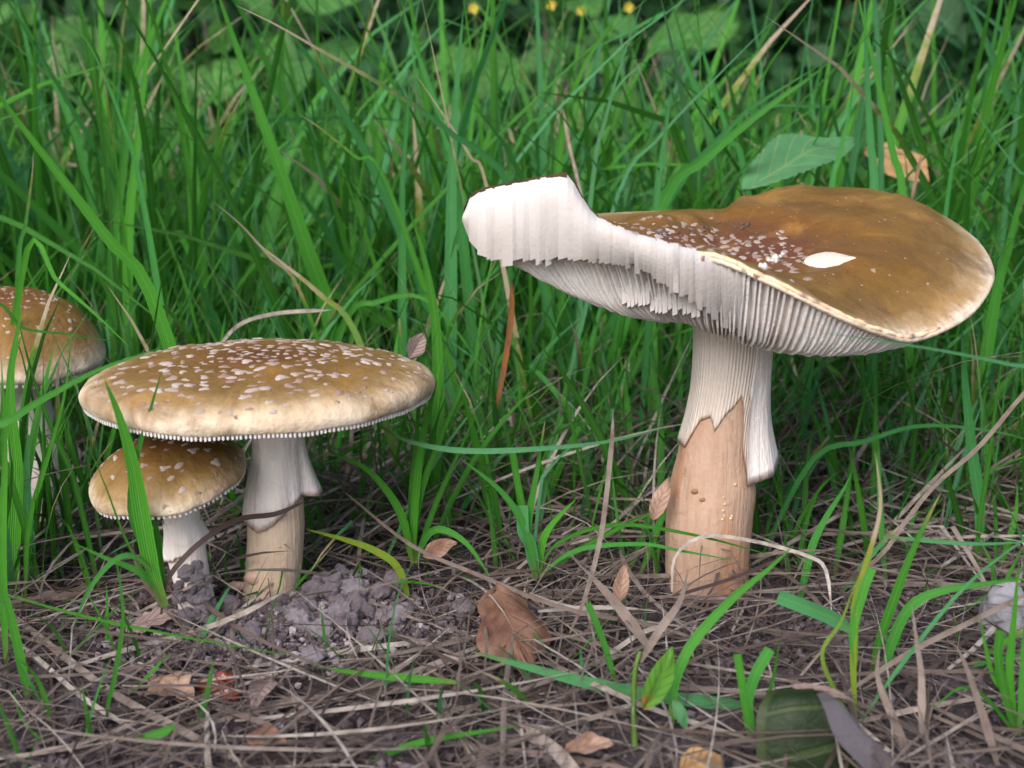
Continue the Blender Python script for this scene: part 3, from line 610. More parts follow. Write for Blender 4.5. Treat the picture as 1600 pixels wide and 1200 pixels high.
# behind the torn cap
blade('broad bright blade leaning right above the torn cap', [(1030, 330, 42), (1100, 250, 41), (1190, 175, 40), (1260, 125, 39.5), (1298, 96, 39)], 22, .58, roll=.1)
blade('pointed blade leaning left above the torn cap, tip near the upper edge', [(1165, 280, 44), (1140, 215, 44), (1110, 120, 44), (1080, 18, 44)], 13, .68)
blade('slender bluish blade slanting up to the right over the torn cap', [(960, 320, 40), (1030, 215, 40), (1120, 120, 40), (1212, 28, 40)], 7, .84)
blade('slender bluish blade rising to the upper edge above the white flap', [(925, 290, 41), (945, 190, 41), (970, 100, 41), (1008, -10, 41)], 9, .86)
blade('short pale upright blade right of the white flap with blunt tip', [(1025, 320, 39), (1032, 260, 39), (1042, 190, 39), (1049, 136, 39)], 10, .72, .05, taper=.2)
blade('upright green blade standing in front of the green leaf', [(1296, 320, 39.5), (1310, 250, 39.5), (1328, 170, 39.5), (1336, 103, 39.5)], 15, .66, .1)
blade('tall blue green blade crossing the upper edge right of the green leaf', [(1366, 330, 40), (1360, 220, 40), (1354, 100, 40), (1350, -20, 40)], 17, .74, roll=.1)
blade('tall fresh green blade leaning left over the cap hump at the right', [(1412, 330, 39.5), (1395, 240, 39.5), (1372, 130, 39.5), (1342, 0, 39.5), (1335, -40, 39.5)], 15, .55)
blade('narrow spear shaped upright blade in front of the dark bush', [(1478, 330, 41), (1492, 240, 41), (1498, 180, 41), (1492, 122, 41)], 10, .7)
blade('thin pale blade leaning left at the right edge above the cap', [(1640, 330, 41), (1590, 265, 41), (1545, 205, 41), (1506, 146, 41)], 7, .83)
blade('bright blade at the right edge behind the cap rim', [(1555, 470, 38.5), (1575, 390, 38), (1592, 320, 37.5), (1612, 250, 37)], 20, .55)
blade('forked slender blade standing left of the torn cap and above it', [(800, 250, 44), (850, 180, 44), (868, 120, 44), (880, 68, 44)], 10, .6)
blade('olive green broad blade curving left behind the white flap', [(870, 290, 46), (885, 180, 46), (920, 90, 46), (975, 10, 46)], 16, .35)
# in front of the left cluster
blade('bright blade slanting across the left rim of the flat cap', [(-60, 705, 24.3), (10, 660, 24.2), (70, 622, 24.1), (150, 580, 24), (215, 556, 24), (262, 541, 24)], 17, .56, roll=.1)
T1 = thing('grass_tuft', 'grass tuft growing in front of the small mushroom, one blade very broad', 'grass tuft', G(255, 950), 'grass tufts')
def tuft_blades(t, rows):
    for pts, wpx, rnd, dry, *k in rows: blade(None, pts, wpx, rnd, dry, name='blade', parent=t, **(k[0] if k else {}))
tuft_blades(T1, [([(258, 948, 25.6), (238, 890, 25.5), (222, 810, 25.4), (206, 720, 25.3), (186, 650, 25.2), (163, 592, 25.1)], 27, .5, 0, {'root': False, 'roll': .1}),
    ([(256, 948, 25.7), (230, 870, 25.6), (205, 800, 25.5), (212, 720, 25.4), (235, 640, 25.3), (253, 578, 25.2)], 12, .58, 0, {'root': False}),
    ([(258, 950, 25.9), (250, 880, 26), (240, 810, 26), (215, 770, 26)], 12, .25, 0, {'root': False}),
    ([(252, 930, 25.6), (215, 893, 25.4), (165, 872, 25.2), (118, 850, 25)], 10, .55, 0, {'root': False}),
    ([(236, 890, 25.4), (205, 868, 25.2), (175, 878, 25), (140, 920, 24.8), (112, 985, 24.6)], 9, .62, 0, {'root': False}),
    ([(254, 945, 25.5), (200, 850, 25.2), (165, 760, 25), (135, 690, 24.9)], 4, .3, 0, {'root': False})])
blade('thin upright sprout in the litter at lower left with brown foot', [(168, 1105, 22.6), (180, 1050, 22.6), (192, 960, 22.6), (180, 862, 22.6)], 8, .54, 0)
blade('blade hugging the left edge of the picture, straight and bright', [(8, 1000, 24.8), (4, 850, 24.8), (8, 700, 25), (2, 560, 25)], 13, .5)
blade('broad upright blade over the hidden left cap', [(22, 860, 29), (26, 740, 29), (16, 600, 29), (34, 480, 29)], 22, .48)
blade('dark blade lying across the front of the hidden left cap', [(-30, 500, 31), (40, 515, 31), (110, 523, 31), (190, 535, 31)], 9, .15)
blade('long blade drooping right over the hidden left cap', [(40, 400, 33), (90, 440, 32), (150, 492, 31.5), (205, 545, 31)], 13, .5)
blade('dark slender blade leaning right in front of the hidden left cap', [(118, 760, 29.5), (85, 680, 29.5), (55, 600, 29.5), (28, 500, 29.5)], 9, .12)
blade('blade with forked tip bent over the left side of the hidden cap', [(45, 820, 28.6), (70, 730, 28.6), (100, 620, 28.6), (112, 520, 28.6)], 8, .45)
blade('green blade at lower left corner curving up to the left edge', [(38, 1060, 23.5), (22, 985, 23.5), (5, 920, 23.5), (-20, 850, 23.5)], 15, .52)
# between the mushrooms
T2 = thing('grass_tuft', 'grass tuft right of the flat capped mushroom with tall upright blades', 'grass tuft', G(646, 885), 'grass tufts')
tuft_blades(T2, [([(646, 884, 29.8), (648, 800, 29.8), (660, 690, 29.8), (690, 560, 29.8)], 13, .5, 0, {'root': False}), ([(646, 884, 29.9), (655, 780, 29.9), (690, 680, 29.9), (735, 580, 29.9)], 11, .4, 0, {'root': False}),
    ([(645, 884, 29.7), (625, 800, 29.6), (575, 735, 29.4), (512, 706, 29.2)], 13, .45, .05, {'root': False}), ([(646, 884, 30), (644, 780, 30), (650, 700, 30), (655, 600, 30)], 12, .3, 0, {'root': False}),
    ([(648, 884, 29.6), (665, 840, 29.4), (690, 827, 29.2), (730, 850, 28.9), (768, 905, 28.6)], 12, .55, 0, {'root': False}), ([(646, 884, 30), (680, 790, 30), (720, 700, 30.3), (745, 640, 30.5)], 9, .2, 0, {'root': False})])
T3 = thing('grass_tuft', 'low grass tuft midway between the two big mushrooms, blades spread like a fan', 'grass tuft', G(838, 905), 'grass tufts')
tuft_blades(T3, [([(838, 903, 28.9), (825, 830, 28.8), (838, 740, 28.7), (852, 655, 28.6)], 12, .56, .22, {'root': False}), ([(838, 903, 28.9), (822, 830, 28.7), (785, 770, 28.5), (722, 718, 28.3)], 12, .6, 0, {'root': False}),
    ([(838, 903, 29), (820, 810, 29), (808, 750, 29), (800, 700, 29)], 11, .35, 0, {'root': False, 'cut': True}), ([(838, 903, 29), (828, 850, 28.8), (818, 830, 28.7), (816, 790, 28.7)], 20, .78, 0, {'root': False, 'cut': True}),
    ([(840, 903, 29), (850, 840, 29), (880, 800, 29), (900, 780, 29.1)], 13, .5, 0, {'root': False}), ([(838, 903, 29), (870, 850, 28.5), (960, 820, 28), (1080, 835, 27.4), (1215, 870, 27)], 7, .2, 0, {'root': False}),
    ([(838, 903, 29), (900, 860, 28.4), (1000, 850, 27.8), (1060, 860, 27.4), (1145, 875, 27)], 8, .62, 0, {'root': False})])
blade('bluish arching blade springing from under the flat cap to the right', [(598, 668, 29), (640, 690, 28.6), (720, 704, 28.3), (830, 702, 28.3), (950, 690, 28.6), (1040, 668, 29.2)], 9, .85, root=False, roll=.1)
blade('yellow blade lying on the soil right of the flat capped stem', [(622, 888, 28.6), (585, 860, 28.7), (535, 842, 28.9), (478, 827, 29.1)], 12, 1., .05)
blade('short bright stub standing in front of the brown dead leaf', [(962, 1068, 23.8), (945, 1010, 23.8), (930, 970, 23.8), (918, 942, 23.8)], 11, .56, cut=True, taper=.2)
blade('broad blue green blade lying across the litter at lower middle', [(1240, 1112, 23.2), (1120, 1098, 22.9), (1010, 1085, 22.8), (900, 1062, 22.8), (800, 1035, 22.9), (735, 1018, 23)], 22, .8, .12, root=False, taper=.4)
blade('thin green blade lying across the soil at lower left', [(-20, 920, 26.3), (120, 960, 25.6), (260, 990, 25), (400, 1015, 24.6), (490, 1030, 24.4)], 5, .4, root=False)
blade('green blade with yellow edge lying flat at lower middle left', [(715, 1066, 23.1), (640, 1060, 23.2), (560, 1052, 23.3), (490, 1040, 23.5)], 13, .4, .05, root=False)
blade('short green blade lying on the straw at lower left', [(208, 1158, 21.4), (235, 1150, 21.4), (258, 1142, 21.4), (278, 1130, 21.4)], 15, .55, root=False, taper=.3)
blade('green blade lying across the straw at the lower edge', [(560, 1195, 20.9), (650, 1162, 21.1), (740, 1145, 21.3), (810, 1135, 21.5)], 11, .52, root=False)
blade('thin upright green sprout between dead leaf and soil heap', [(603, 1075, 23.2), (608, 1000, 23.2), (622, 930, 23.2), (648, 870, 23.3)], 4, .75)
# right front
blade('long bluish blade crossing in front of the gills from the right edge', [(1680, 592, 23.6), (1600, 574, 23.4), (1500, 553, 23.2), (1400, 536, 23), (1330, 526, 23), (1280, 520, 23)], 9, .83, roll=.1)
blade('bright curved blade in front of the big stem at lower right', [(1050, 1118, 22), (1056, 1060, 22.3), (1085, 1000, 22.6), (1150, 930, 23.2), (1200, 890, 23.6), (1240, 852, 24)], 17, .54)
blade('blue green cut blade with a notched end at lower right', [(1335, 988, 23.7), (1300, 966, 23.7), (1258, 948, 23.6), (1216, 932, 23.6)], 24, .78, root=False, cut=True)
T4 = thing('grass_tuft', 'yellowing grass stem with side blades in the litter at lower right', 'grass tuft', G(1338, 1140), 'grass tufts')
tuft_blades(T4, [([(1338, 1138, 22), (1333, 1040, 22.2), (1336, 940, 22.4), (1352, 885, 22.6), (1375, 800, 22.8), (1372, 740, 22.9), (1367, 706, 23)], 11, 1., .5, {'root': False}),
    ([(1336, 1040, 22.2), (1334, 980, 22.3), (1350, 920, 22.4), (1362, 888, 22.5)], 15, .55, 0, {'root': False, 'cut': True}), ([(1338, 1138, 22.1), (1400, 1050, 22.2), (1500, 925, 22.4), (1590, 850, 22.8), (1650, 810, 23)], 7, .8, 0, {'root': False}),
    ([(1338, 1139, 22.1), (1285, 1030, 22.2), (1315, 970, 22.3), (1340, 900, 22.4)], 7, .98, .1, {'root': False})])
blade('dark green blade with dry tip right of the yellowing stem', [(1370, 1015, 24.6), (1392, 950, 24.6), (1422, 870, 24.6), (1452, 805, 24.6), (1470, 770, 24.6)], 15, .3, .22)
blade('smooth blade bending in from the right edge at lower right', [(1395, 1000, 24), (1425, 945, 23.9), (1475, 922, 23.8), (1540, 912, 23.7), (1610, 902, 23.6)], 17, .58)
blade('straight blue green blade lying level below the cap at the right', [(1380, 838, 26.5), (1450, 845, 26.3), (1530, 850, 26.2), (1620, 846, 26.2)], 7, .82, root=False)
T5 = thing('grass_tuft', 'two cropped blades sprouting beside the dark curled leaf', 'grass tuft', G(1175, 1165), 'grass tufts')
tuft_blades(T5, [([(1176, 1165, 21.5), (1166, 1110, 21.5), (1158, 1060, 21.5), (1152, 1022, 21.5)], 13, .52, 0, {'root': False, 'cut': True}), ([(1176, 1165, 21.5), (1168, 1100, 21.5), (1180, 1055, 21.4), (1203, 1014, 21.4)], 18, .6, 0, {'root': False, 'cut': True}),
    ([(1178, 1165, 21.6), (1200, 1090, 21.8), (1212, 1040, 21.9), (1218, 998, 22)], 8, .25, 0, {'root': False})])
T6 = thing('grass_tuft', 'thick grass tuft cut off by the right edge at the bottom', 'grass tuft', G(1590, 1150), 'grass tufts')
tuft_blades(T6, [([(1588, 1150, 22), (1570, 1080, 22), (1560, 1030, 22), (1563, 985, 22)], 14, .3, 0, {'root': False, 'cut': True}), ([(1590, 1150, 22), (1578, 1060, 22), (1585, 960, 22), (1592, 880, 22)], 13, .5, 0, {'root': False}),
    ([(1592, 1150, 21.9), (1600, 1040, 21.9), (1605, 940, 21.9), (1600, 850, 21.9)], 14, .56, 0, {'root': False}), ([(1590, 1150, 22), (1540, 1090, 21.8), (1500, 1075, 21.7), (1455, 1110, 21.5)], 7, .35, 0, {'root': False}),
    ([(1588, 1150, 22.1), (1575, 1090, 22.1), (1550, 1050, 22.2), (1530, 960, 22.3)], 10, .5, 0, {'root': False})])
blade('bright bent blade right of the big stem, tip pointing up', [(1268, 858, 29), (1290, 810, 29), (1315, 770, 29), (1332, 738, 29)], 13, .62)
blade('blade rising to the right from the brown roots beside the big stem', [(1268, 720, 31.5), (1350, 690, 31), (1440, 665, 30.6), (1560, 675, 30.4), (1640, 700, 30.3)], 9, .7, root=True)
blade('wide blue green vertical blade below the right rim of the torn cap', [(1530, 790, 32), (1518, 700, 32), (1508, 600, 32), (1502, 500, 32)], 18, .72)
blade('dark slim vertical blade below the right rim with orange foot', [(1533, 800, 30.5), (1545, 720, 30.5), (1555, 640, 30.5), (1568, 540, 30.5)], 8, .2)
# dry stalks that can be picked out one by one
stalk('pale dry stalk lying in front of the flat capped mushroom', [(85, 1050), (200, 1015), (300, 988), (380, 958, 25.3), (446, 924, 26)], 9, .82)
stalk('brown curved stem bent against the flat capped mushroom like a bow', [(252, 960, 25.7), (262, 905, 25.8), (310, 850, 26.3), (370, 812, 27.4), (430, 803, 28.1), (480, 782, 28.4)], 9, .08, root=False)
stalk('long straw running down to the right at lower left', [(-20, 930), (80, 1010), (180, 1085), (300, 1150), (420, 1215)], 12, .62)
stalk('bleached straw from the left edge down to the right', [(-10, 975), (60, 1030), (130, 1090), (225, 1150)], 8, .9)
stalk('thin straw lying level in front of the red seed shell', [(205, 1040), (290, 1052), (370, 1058), (480, 1056)], 5, .76)
stalk('straw slanting up to the right below the red seed shell', [(270, 1150), (370, 1118), (480, 1095), (600, 1082), (720, 1066)], 9, .62)
stalk('straw slanting down right beside the red seed shell', [(420, 1078), (470, 1105), (520, 1140), (600, 1175)], 9, .5)
stalk('long grey straw crossing behind the brown dead leaf', [(540, 770, 30.5), (640, 850, 28.5), (740, 895, 27.4), (880, 950, 26), (1010, 975, 25.4), (1130, 1010, 24.6)], 7, .42)
stalk('upright leaning dry stalk left of the big stem', [(890, 990, 26), (915, 930, 26), (940, 830, 26.2), (955, 700, 26.5), (958, 640, 26.6)], 8, .6)
stalk('pinkish dry blade left of the foot of the big stem', [(1018, 1018, 24.4), (985, 972, 24.6), (955, 935, 25), (910, 885, 26)], 18, .42, taper=.6)
stalk('long dark twig lying across the foot of the big stem', [(980, 960, 26.8), (1060, 930, 27.2), (1140, 905, 27.6), (1240, 865, 28)], 6, .0)
stalk('crooked whitish root looped in front of the big stem', [(1050, 925, 27), (1055, 870, 27.2), (1100, 838, 27.2), (1180, 846, 27), (1260, 868, 26.7), (1290, 890, 26.4), (1300, 960, 25.6)], 6, .92)
stalk('pale straw crossing behind the blue green blade at lower middle', [(895, 1055), (940, 1030), (1000, 990, 24.6), (1045, 975, 24.8)], 8, .86)
stalk('long straw sweeping across the lower middle of the picture', [(720, 1190), (830, 1150), (930, 1120), (1010, 1100), (1070, 1095)], 9, .6)
stalk('straw lying across the blue green blade at lower middle', [(745, 1010), (840, 1030), (930, 1070, 22.7), (1040, 1115, 22.2), (1190, 1160, 21.5)], 8, .78)
stalk('bleached straw at the lower right beside the dark leaf', [(1300, 1095, 22), (1350, 1140, 21.6), (1420, 1200, 21), (1460, 1230, 20.7)], 8, .92)
stalk('long grey stalk bent upward towards the right edge below the cap', [(1290, 930), (1372, 872, 27.6), (1415, 815, 28), (1462, 757, 28.2), (1530, 698, 28.6), (1600, 615, 29), (1660, 560, 29.5)], 7, .5)
stalk('straight straw rising to the right edge at lower right', [(1310, 1090, 22.8), (1420, 1020, 23.2), (1510, 975, 23.5), (1620, 920, 24)], 9, .55)
stalk('flat brown blade leaning left at lower right, second from the edge', [(1560, 1200, 20.9), (1530, 1100, 21.4), (1500, 1020, 21.9), (1480, 1000, 22)], 15, .4, taper=.7)
stalk('flat pale brown blade standing at lower right', [(1440, 1150, 21.5), (1440, 1060, 21.8), (1432, 1000, 22), (1425, 945, 22.2)], 14, .62, taper=.8)
stalk('flat grey blade leaning left beside the yellowing stem', [(1425, 1190, 21.2), (1395, 1120, 21.6), (1372, 1060, 22), (1374, 1010, 22.3)], 15, .5, taper=.6)
stalk('pale dry blade arching over behind the flat cap', [(330, 560, 35.5), (370, 510, 35.5), (430, 490, 35.5), (520, 484, 35.5)], 6, .85)
stalk('rust red dry stalk standing under the left end of the torn cap', [(775, 640, 34), (790, 560, 34), (798, 500, 34), (800, 440, 34)], 9, 1.)
stalk('pale upright straw behind the grass right of the white flap', [(912, 320, 42), (900, 270, 42), (888, 220, 42), (880, 170, 42)], 5, .95)
stalk('short pale straw sticking up behind the right rim of the torn cap', [(1424, 315, 40), (1430, 285, 40), (1436, 260, 40), (1440, 240, 40)], 5, .98)
stalk('thick bleached straw in the heap at the bottom middle', [(800, 1130), (850, 1160), (880, 1185), (915, 1230)], 24, .7)
stalk('grey straw in the lower left corner rising to the right', [(-10, 1200), (60, 1175), (130, 1160), (240, 1120)], 7, .8)
stalk('whitish straw under the left tuft slanting up right', [(110, 1020), (150, 990), (230, 950), (320, 905, 26.6)], 5, .95)
stalk('flat pale wood chip lying left of the small mushroom', [(38, 938), (75, 932), (110, 928), (140, 918)], 17, .5, cut=True)

# --- scattered grass, straw and litter (nobody could count these)
def field(n, xy, h, wd, a0, bend, rn, dry, K=6, kink=None, zlift=None):
    "n blades at once -> verts, faces, bp"
    s_ = np.linspace(0, 1, K+1); az = rng.uniform(0, 2*math.pi, n); drift = rng.normal(0, .5, n)
    ang = a0[:, None]+bend[:, None]*s_[None, :]**1.6
    if kink is not None:
        pos = rng.uniform(.35, .8, n); ang = ang+np.where((s_[None, :] > pos[:, None]) & (kink[:, None] > 0), kink[:, None], 0)
    A2 = az[:, None]+drift[:, None]*s_[None, :]; ds = (h/K)[:, None]
    d = np.stack((np.sin(ang)*np.cos(A2), np.sin(ang)*np.sin(A2), np.cos(ang)), -1)
    P = np.concatenate((np.zeros((n, 1, 3)), np.cumsum(d[:, :-1]*ds[..., None], 1)), 1); P[:, :, 0] += xy[:, 0, None]; P[:, :, 1] += xy[:, 1, None]
    g0 = gh(xy[:, 0], xy[:, 1]); P[:, :, 2] += g0[:, None]-.1
    if zlift is not None: P[:, :, 2] += zlift[:, None]
    gz = gh(P[:, :, 0], P[:, :, 1]); P[:, :, 2] = np.maximum(P[:, :, 2], gz+.02*(s_[None, :] > 0))
    ok = np.ones(n, bool)
    for c, r, z0 in EXCL:
        ok &= ~((np.hypot(P[:, :, 0]-c[0], P[:, :, 1]-c[1]) < r) & (P[:, :, 2] > z0)).any(1)
    # keep the space before the mushrooms clear of tall blades
    ok &= ~((P[:, :, 2] > 2.2) & (P[:, :, 1] < 31)).any(1) | ((np.abs(xy[:, 0]) > 12.3) & (P[:, :, 0].max(1) < -11.2))
    P = P[ok]; m = len(P); T = d[ok]; tw = rng.uniform(0, 2*math.pi, m)[:, None]+rng.normal(0, .9, m)[:, None]*s_[None, :]
    ref = np.stack((-np.sin(A2[ok]), np.cos(A2[ok]), np.zeros((m, K+1))), -1); nn = np.cross(T, ref); tw = np.where(rng.random(m)[:, None] < .7, tw*.12, tw)
    side = ref*np.cos(tw)[..., None]+nn*np.sin(tw)[..., None]; nrm = np.cross(side, T)
    ww = wd[ok][:, None]*np.minimum(1, .5+s_*1.8)[None, :]*np.clip((1-s_)/.55, 0, 1)[None, :]**.75+.004
    vs_ = np.stack([P+side*(ww*.5*u)[..., None]+nrm*(ww*.14*(abs(u)-.5))[..., None] for u in (-1, 0, 1)], 2)
    fb = grid_faces(K+1, 3); f = (fb[None]+(np.arange(m)*(K+1)*3)[:, None, None]).reshape(-1, 4)
    bp = np.zeros((m, K+1, 3, 4)); bp[..., 0] = s_[None, :, None]; bp[..., 1] = (0, .5, 1); bp[..., 2] = rn[ok][:, None, None]; bp[..., 3] = dry[ok][:, None, None]
    return vs_.reshape(-1, 3), f, bp.reshape(-1, 4)
def join(parts):
    v, f, b, o = [], [], [], 0
    for a, c, d in parts: v.append(a); f.append(c+o); b.append(d); o += len(a)
    return np.vstack(v), np.vstack(f), np.vstack(b)
def spots(n, y0, y1, per=9, spread=1.1, wide=.62, pw=1.):
    k = max(1, n//per); yc = y0+(y1-y0)*rng.random(k)**pw; xc = rng.uniform(-1, 1, k)*(yc*wide+8)
    i = rng.integers(0, k, n); return np.stack((xc[i]+rng.normal(0, spread, n), yc[i]+rng.normal(0, spread, n)), -1)
def green_rn(n): return np.clip(np.where(rng.random(n) < .25, rng.uniform(.62, .9, n), rng.beta(2, 2, n)*.62), 0, 1)
def dryf(n, p=.22): return np.where(rng.random(n) < p, rng.uniform(.05, .5, n), 0.)
parts = []
def gf(n, y0, y1, h, wd, lean, per=9, spread=1.2, bend=(.1, .9), pw=1., wide=.62, dp=.2, K=6):
    xy = spots(n, y0, y1, per, spread, wide, pw); xy[:, 1] = np.maximum(xy[:, 1], y0)
    xy = xy[~((xy[:, 0] > .27*xy[:, 1]) & (xy[:, 1] > 52) & (rng.random(n) < .72))]; n = len(xy)
    parts.append(field(n, xy, rng.uniform(*h, n), rng.uniform(*wd, n), np.abs(rng.normal(0, lean, n)), rng.uniform(*bend, n), green_rn(n), dryf(n, dp), K, np.where(rng.random(n) < .08, rng.uniform(.5, 1.6, n), 0)))
gf(1500, 34, 47, (3, 10), (.10, .34), .5)
left = spots(170, 27, 35, 9, .9); left[:, 0] = -17.5+rng.random(170)*4.2; left = left[:105]
parts.append(field(105, left, rng.uniform(3, 10, 105), rng.uniform(.1, .32, 105), np.abs(rng.normal(0, .25, 105)), rng.uniform(0, .8, 105), green_rn(105), dryf(105, .2), 6))
gf(1500, 45, 62, (12, 26), (.22, .55), .42, bend=(.0, 1.2))
gf(2600, 47, 85, (8, 20), (.15, .48), .5, spread=2.2, bend=(0, 1.2))
gf(3000, 80, 150, (5, 15), (.25, .6), .5, spread=4.5)
gf(2400, 34, 60, (4, 12), (.05, .13), .65, per=14, bend=(0, 1.3))
gf(900, 40, 62, (8, 20), (.08, .2), .7, bend=(-.3, 1.2))
gf(420, 29.5, 35, (2.5, 7), (.07, .25), .5)
gf(150, 20, 30, (1, 3), (.05, .16), .7)
v, f, b = join(parts)
meta(obj('grass', v, f, GRASS, None, b, origin=(0, 0, 0)), 'dense tangled green grass growing behind and among the mushrooms', 'grass', kind='stuff')
parts = []
def straw_rn(n): return np.clip(np.where(rng.random(n) < .15, rng.uniform(.8, .95, n), rng.beta(2., 2.3, n)*.9), 0, .95)
def sf(n, y0, y1, h, wd, a, bend, lift=(0, .3), wide=.6, spread=2.5, per=8, bare=None, K=6, pw=1.):
    xy = spots(n, y0, y1, per, spread, wide, pw)
    if bare is not None:
        keep = np.ones(n, bool)
        for (bx, by, br, p) in bare: keep &= ~((np.hypot(xy[:, 0]-bx, xy[:, 1]-by) < br) & (rng.random(n) < p))
        xy = xy[keep]; n = len(xy)
    parts.append(field(n, xy, rng.uniform(*h, n), rng.uniform(*wd, n), rng.uniform(*a, n), rng.uniform(*bend, n), straw_rn(n), np.zeros(n), K, np.where(rng.random(n) < .15, rng.uniform(.3, 1.2, n), 0), rng.uniform(*lift, n)))
b1, b2, b3, b4 = G(470, 950), G(1250, 960), G(60, 1150), G(1010, 900); BARE = [(b1[0], b1[1], 3.0, .9), (b2[0], b2[1], 2.0, .85), (b3[0], b3[1], 2., .5), (b4[0], b4[1], 1.2, .8), (-8.5, 27.5, 1.5, .9)]
sf(1700, 18.5, 31, (2, 8), (.025, .09), (1.35, 1.62), (-.1, .35), (0, .5), bare=BARE)
sf(200, 18.5, 30, (3, 10), (.08, .17), (1.38, 1.62), (-.1, .4), (0, .5), bare=BARE)
sf(1500, 29, 44, (3, 10), (.04, .14), (1.1, 1.6), (-.2, .5), (0, 1.2), bare=BARE)
sf(1700, 31, 50, (3, 9), (.04, .16), (.4, 1.35), (0, 1.), (0, .2))
sf(1900, 44, 110, (4, 13), (.05, .2), (.3, 1.5), (0, .9), (0, 1.))
sf(420, 19, 30, (1, 3.5), (.03, .09), (.5, 1.3), (0, .8), (0, .1), bare=BARE)
c_ = G(830, 985); xo = np.stack((c_[0]+rng.normal(0, 1.1, 26), c_[1]+rng.normal(0, .9, 26)), -1)
parts.append(field(26, xo, rng.uniform(2, 6, 26), rng.uniform(.03, .1, 26), rng.uniform(1.35, 1.55, 26), rng.uniform(0, .3, 26), straw_rn(26), np.zeros(26), 6, None, rng.uniform(.5, .8, 26)))
v, f, b = join(parts)
meta(obj('dry_grass_litter', v, f, STRAW, None, b, origin=(0, 0, 0)), 'tangled dry grey brown straw littering the soil', 'straw litter', kind='stuff')

# --- soil crumbs (stuff) and the bigger sandy clods round the left stems (things)
import bmesh
bm = bmesh.new(); bmesh.ops.create_icosphere(bm, subdivisions=1, radius=1); iv = np.array([tuple(x.co) for x in bm.verts]); jf = np.array([[q.index for q in x.verts] for x in bm.faces]); bm.free()
n = 9000; xy = np.stack((rng.uniform(-1, 1, n)*17, 18+rng.random(n)*19), -1)
xc = np.concatenate((xy, rng.normal(0, 1, (2600, 2))*np.array((2.2, 1.6))+np.array((b1[0], b1[1])), rng.normal(0, 1, (900, 2))*1.0+np.array((-8.4, 27.4)), rng.normal(0, 1, (1500, 2))*np.array((1.6, 1.5))+b2[:2], rng.normal(0, 1, (600, 2))*1.2+b4[:2]))
n = len(xc); r = .03+.11*rng.random(n)**2.6; rr = 1+.35*rng.normal(0, 1, (n, len(iv), 1)).clip(-1.5, 1.5)
v = iv[None]*rr*r[:, None, None]*rng.uniform(.7, 1.2, (n, 1, 3)); v[:, :, :2] += xc[:, None, :]; v[:, :, 2] += (gh(xc[:, 0], xc[:, 1])+r*.35)[:, None]
bp = np.zeros((n, len(iv), 4)); rn = rng.random(n)*.75; rn[9000:12500] = .45+.55*rng.random(3500); bp[..., 2] = rn[:, None]
meta(obj('soil_crumbs', v.reshape(-1, 3), (jf[None]+(np.arange(n)*len(iv))[:, None, None]).reshape(-1, 3), CRUMB, None, bp.reshape(-1, 4), smooth=False, origin=(0, 0, 0)), 'loose dark crumbs of soil strewn over the ground', 'soil crumbs', kind='stuff')
def clod_mesh(seed):
    bm = bmesh.new(); bmesh.ops.create_icosphere(bm, subdivisions=4, radius=1); v = np.array([tuple(x.co) for x in bm.verts]); f = [tuple(q.index for q in x.verts) for x in bm.faces]; bm.free()
    v = np.array([x*(.85+.34*nz(x, 1.3, seed)+.24*abs(nz(x, 3.1, seed))+.12*nz(x, 6.5, seed)+.06*nz(x, 13, seed)) for x in v]); v[:, 2] *= .8
    return mesh('soil_clod', v*S, f, CLOD)
CLODS = [clod_mesh(k*3.7+1) for k in range(6)]
def clods(n, c, sp, size, label, zadd=0.):
    for _ in range(n):
        x, y = rng.normal(c[0], sp[0]), rng.normal(c[1], sp[1]); r = rng.uniform(*size)
        if any(math.hypot(x-q[0], y-q[1]) < q[2]+r*.7 for q in ((base[0], YA, .85), (bC[0], YC, 1.15))): continue
        o = inst('soil_clod', CLODS[rng.integers(0, 6)], None, (x, y, float(gh(x, y))+r*.35+zadd), Quaternion(rng.normal(0, 1, 4)).normalized(), (r, r*rng.uniform(.7, 1.1), r*rng.uniform(.7, 1)))
        k = (r-size[0])/(size[1]-size[0]); sz = 'small' if k < .34 else ('medium' if k < .67 else 'large')
        meta(o, sz+' '+label+(', left side' if x < c[0]-sp[0]*.45 else ', right side' if x > c[0]+sp[0]*.45 else ', middle')+(' front' if y < c[1]-sp[1]*.45 else ' back' if y > c[1]+sp[1]*.45 else ''), 'soil clod', 'sandy soil clods by the stems')
clods(70, G(500, 945), (1.5, 1.05), (.14, .42), 'grey sandy soil clod heaped beside the flat capped stem')
clods(20, (-8.35, 27.15), (.42, .3), (.14, .3), 'grey sandy soil clod caked round the small mushroom foot', .25)
for k in range(16):
    px, py = 300+rng.uniform(-26, 26), 905+rng.uniform(-32, 36); r = rng.uniform(.14, .3)
    o = inst('soil_clod', CLODS[k % 6], None, V(px, py, YB-.48+rng.uniform(-.1, .1)), Quaternion(rng.normal(0, 1, 4)).normalized(), (r, r*.8, r))
    meta(o, ('large' if r > .22 else 'small')+' grey clod sticking to the small mushroom stem, '+('upper' if py < 905 else 'lower')+(' left' if px < 300 else ' right'), 'soil clod', 'sandy soil clods by the stems')
clods(14, G(1150, 935), (.7, .25), (.12, .26), 'pale sandy soil clod at the foot of the big torn mushroom')
clods(16, G(350, 990), (1.6, .6), (.1, .22), 'purplish soil clod lying before the left mushrooms')

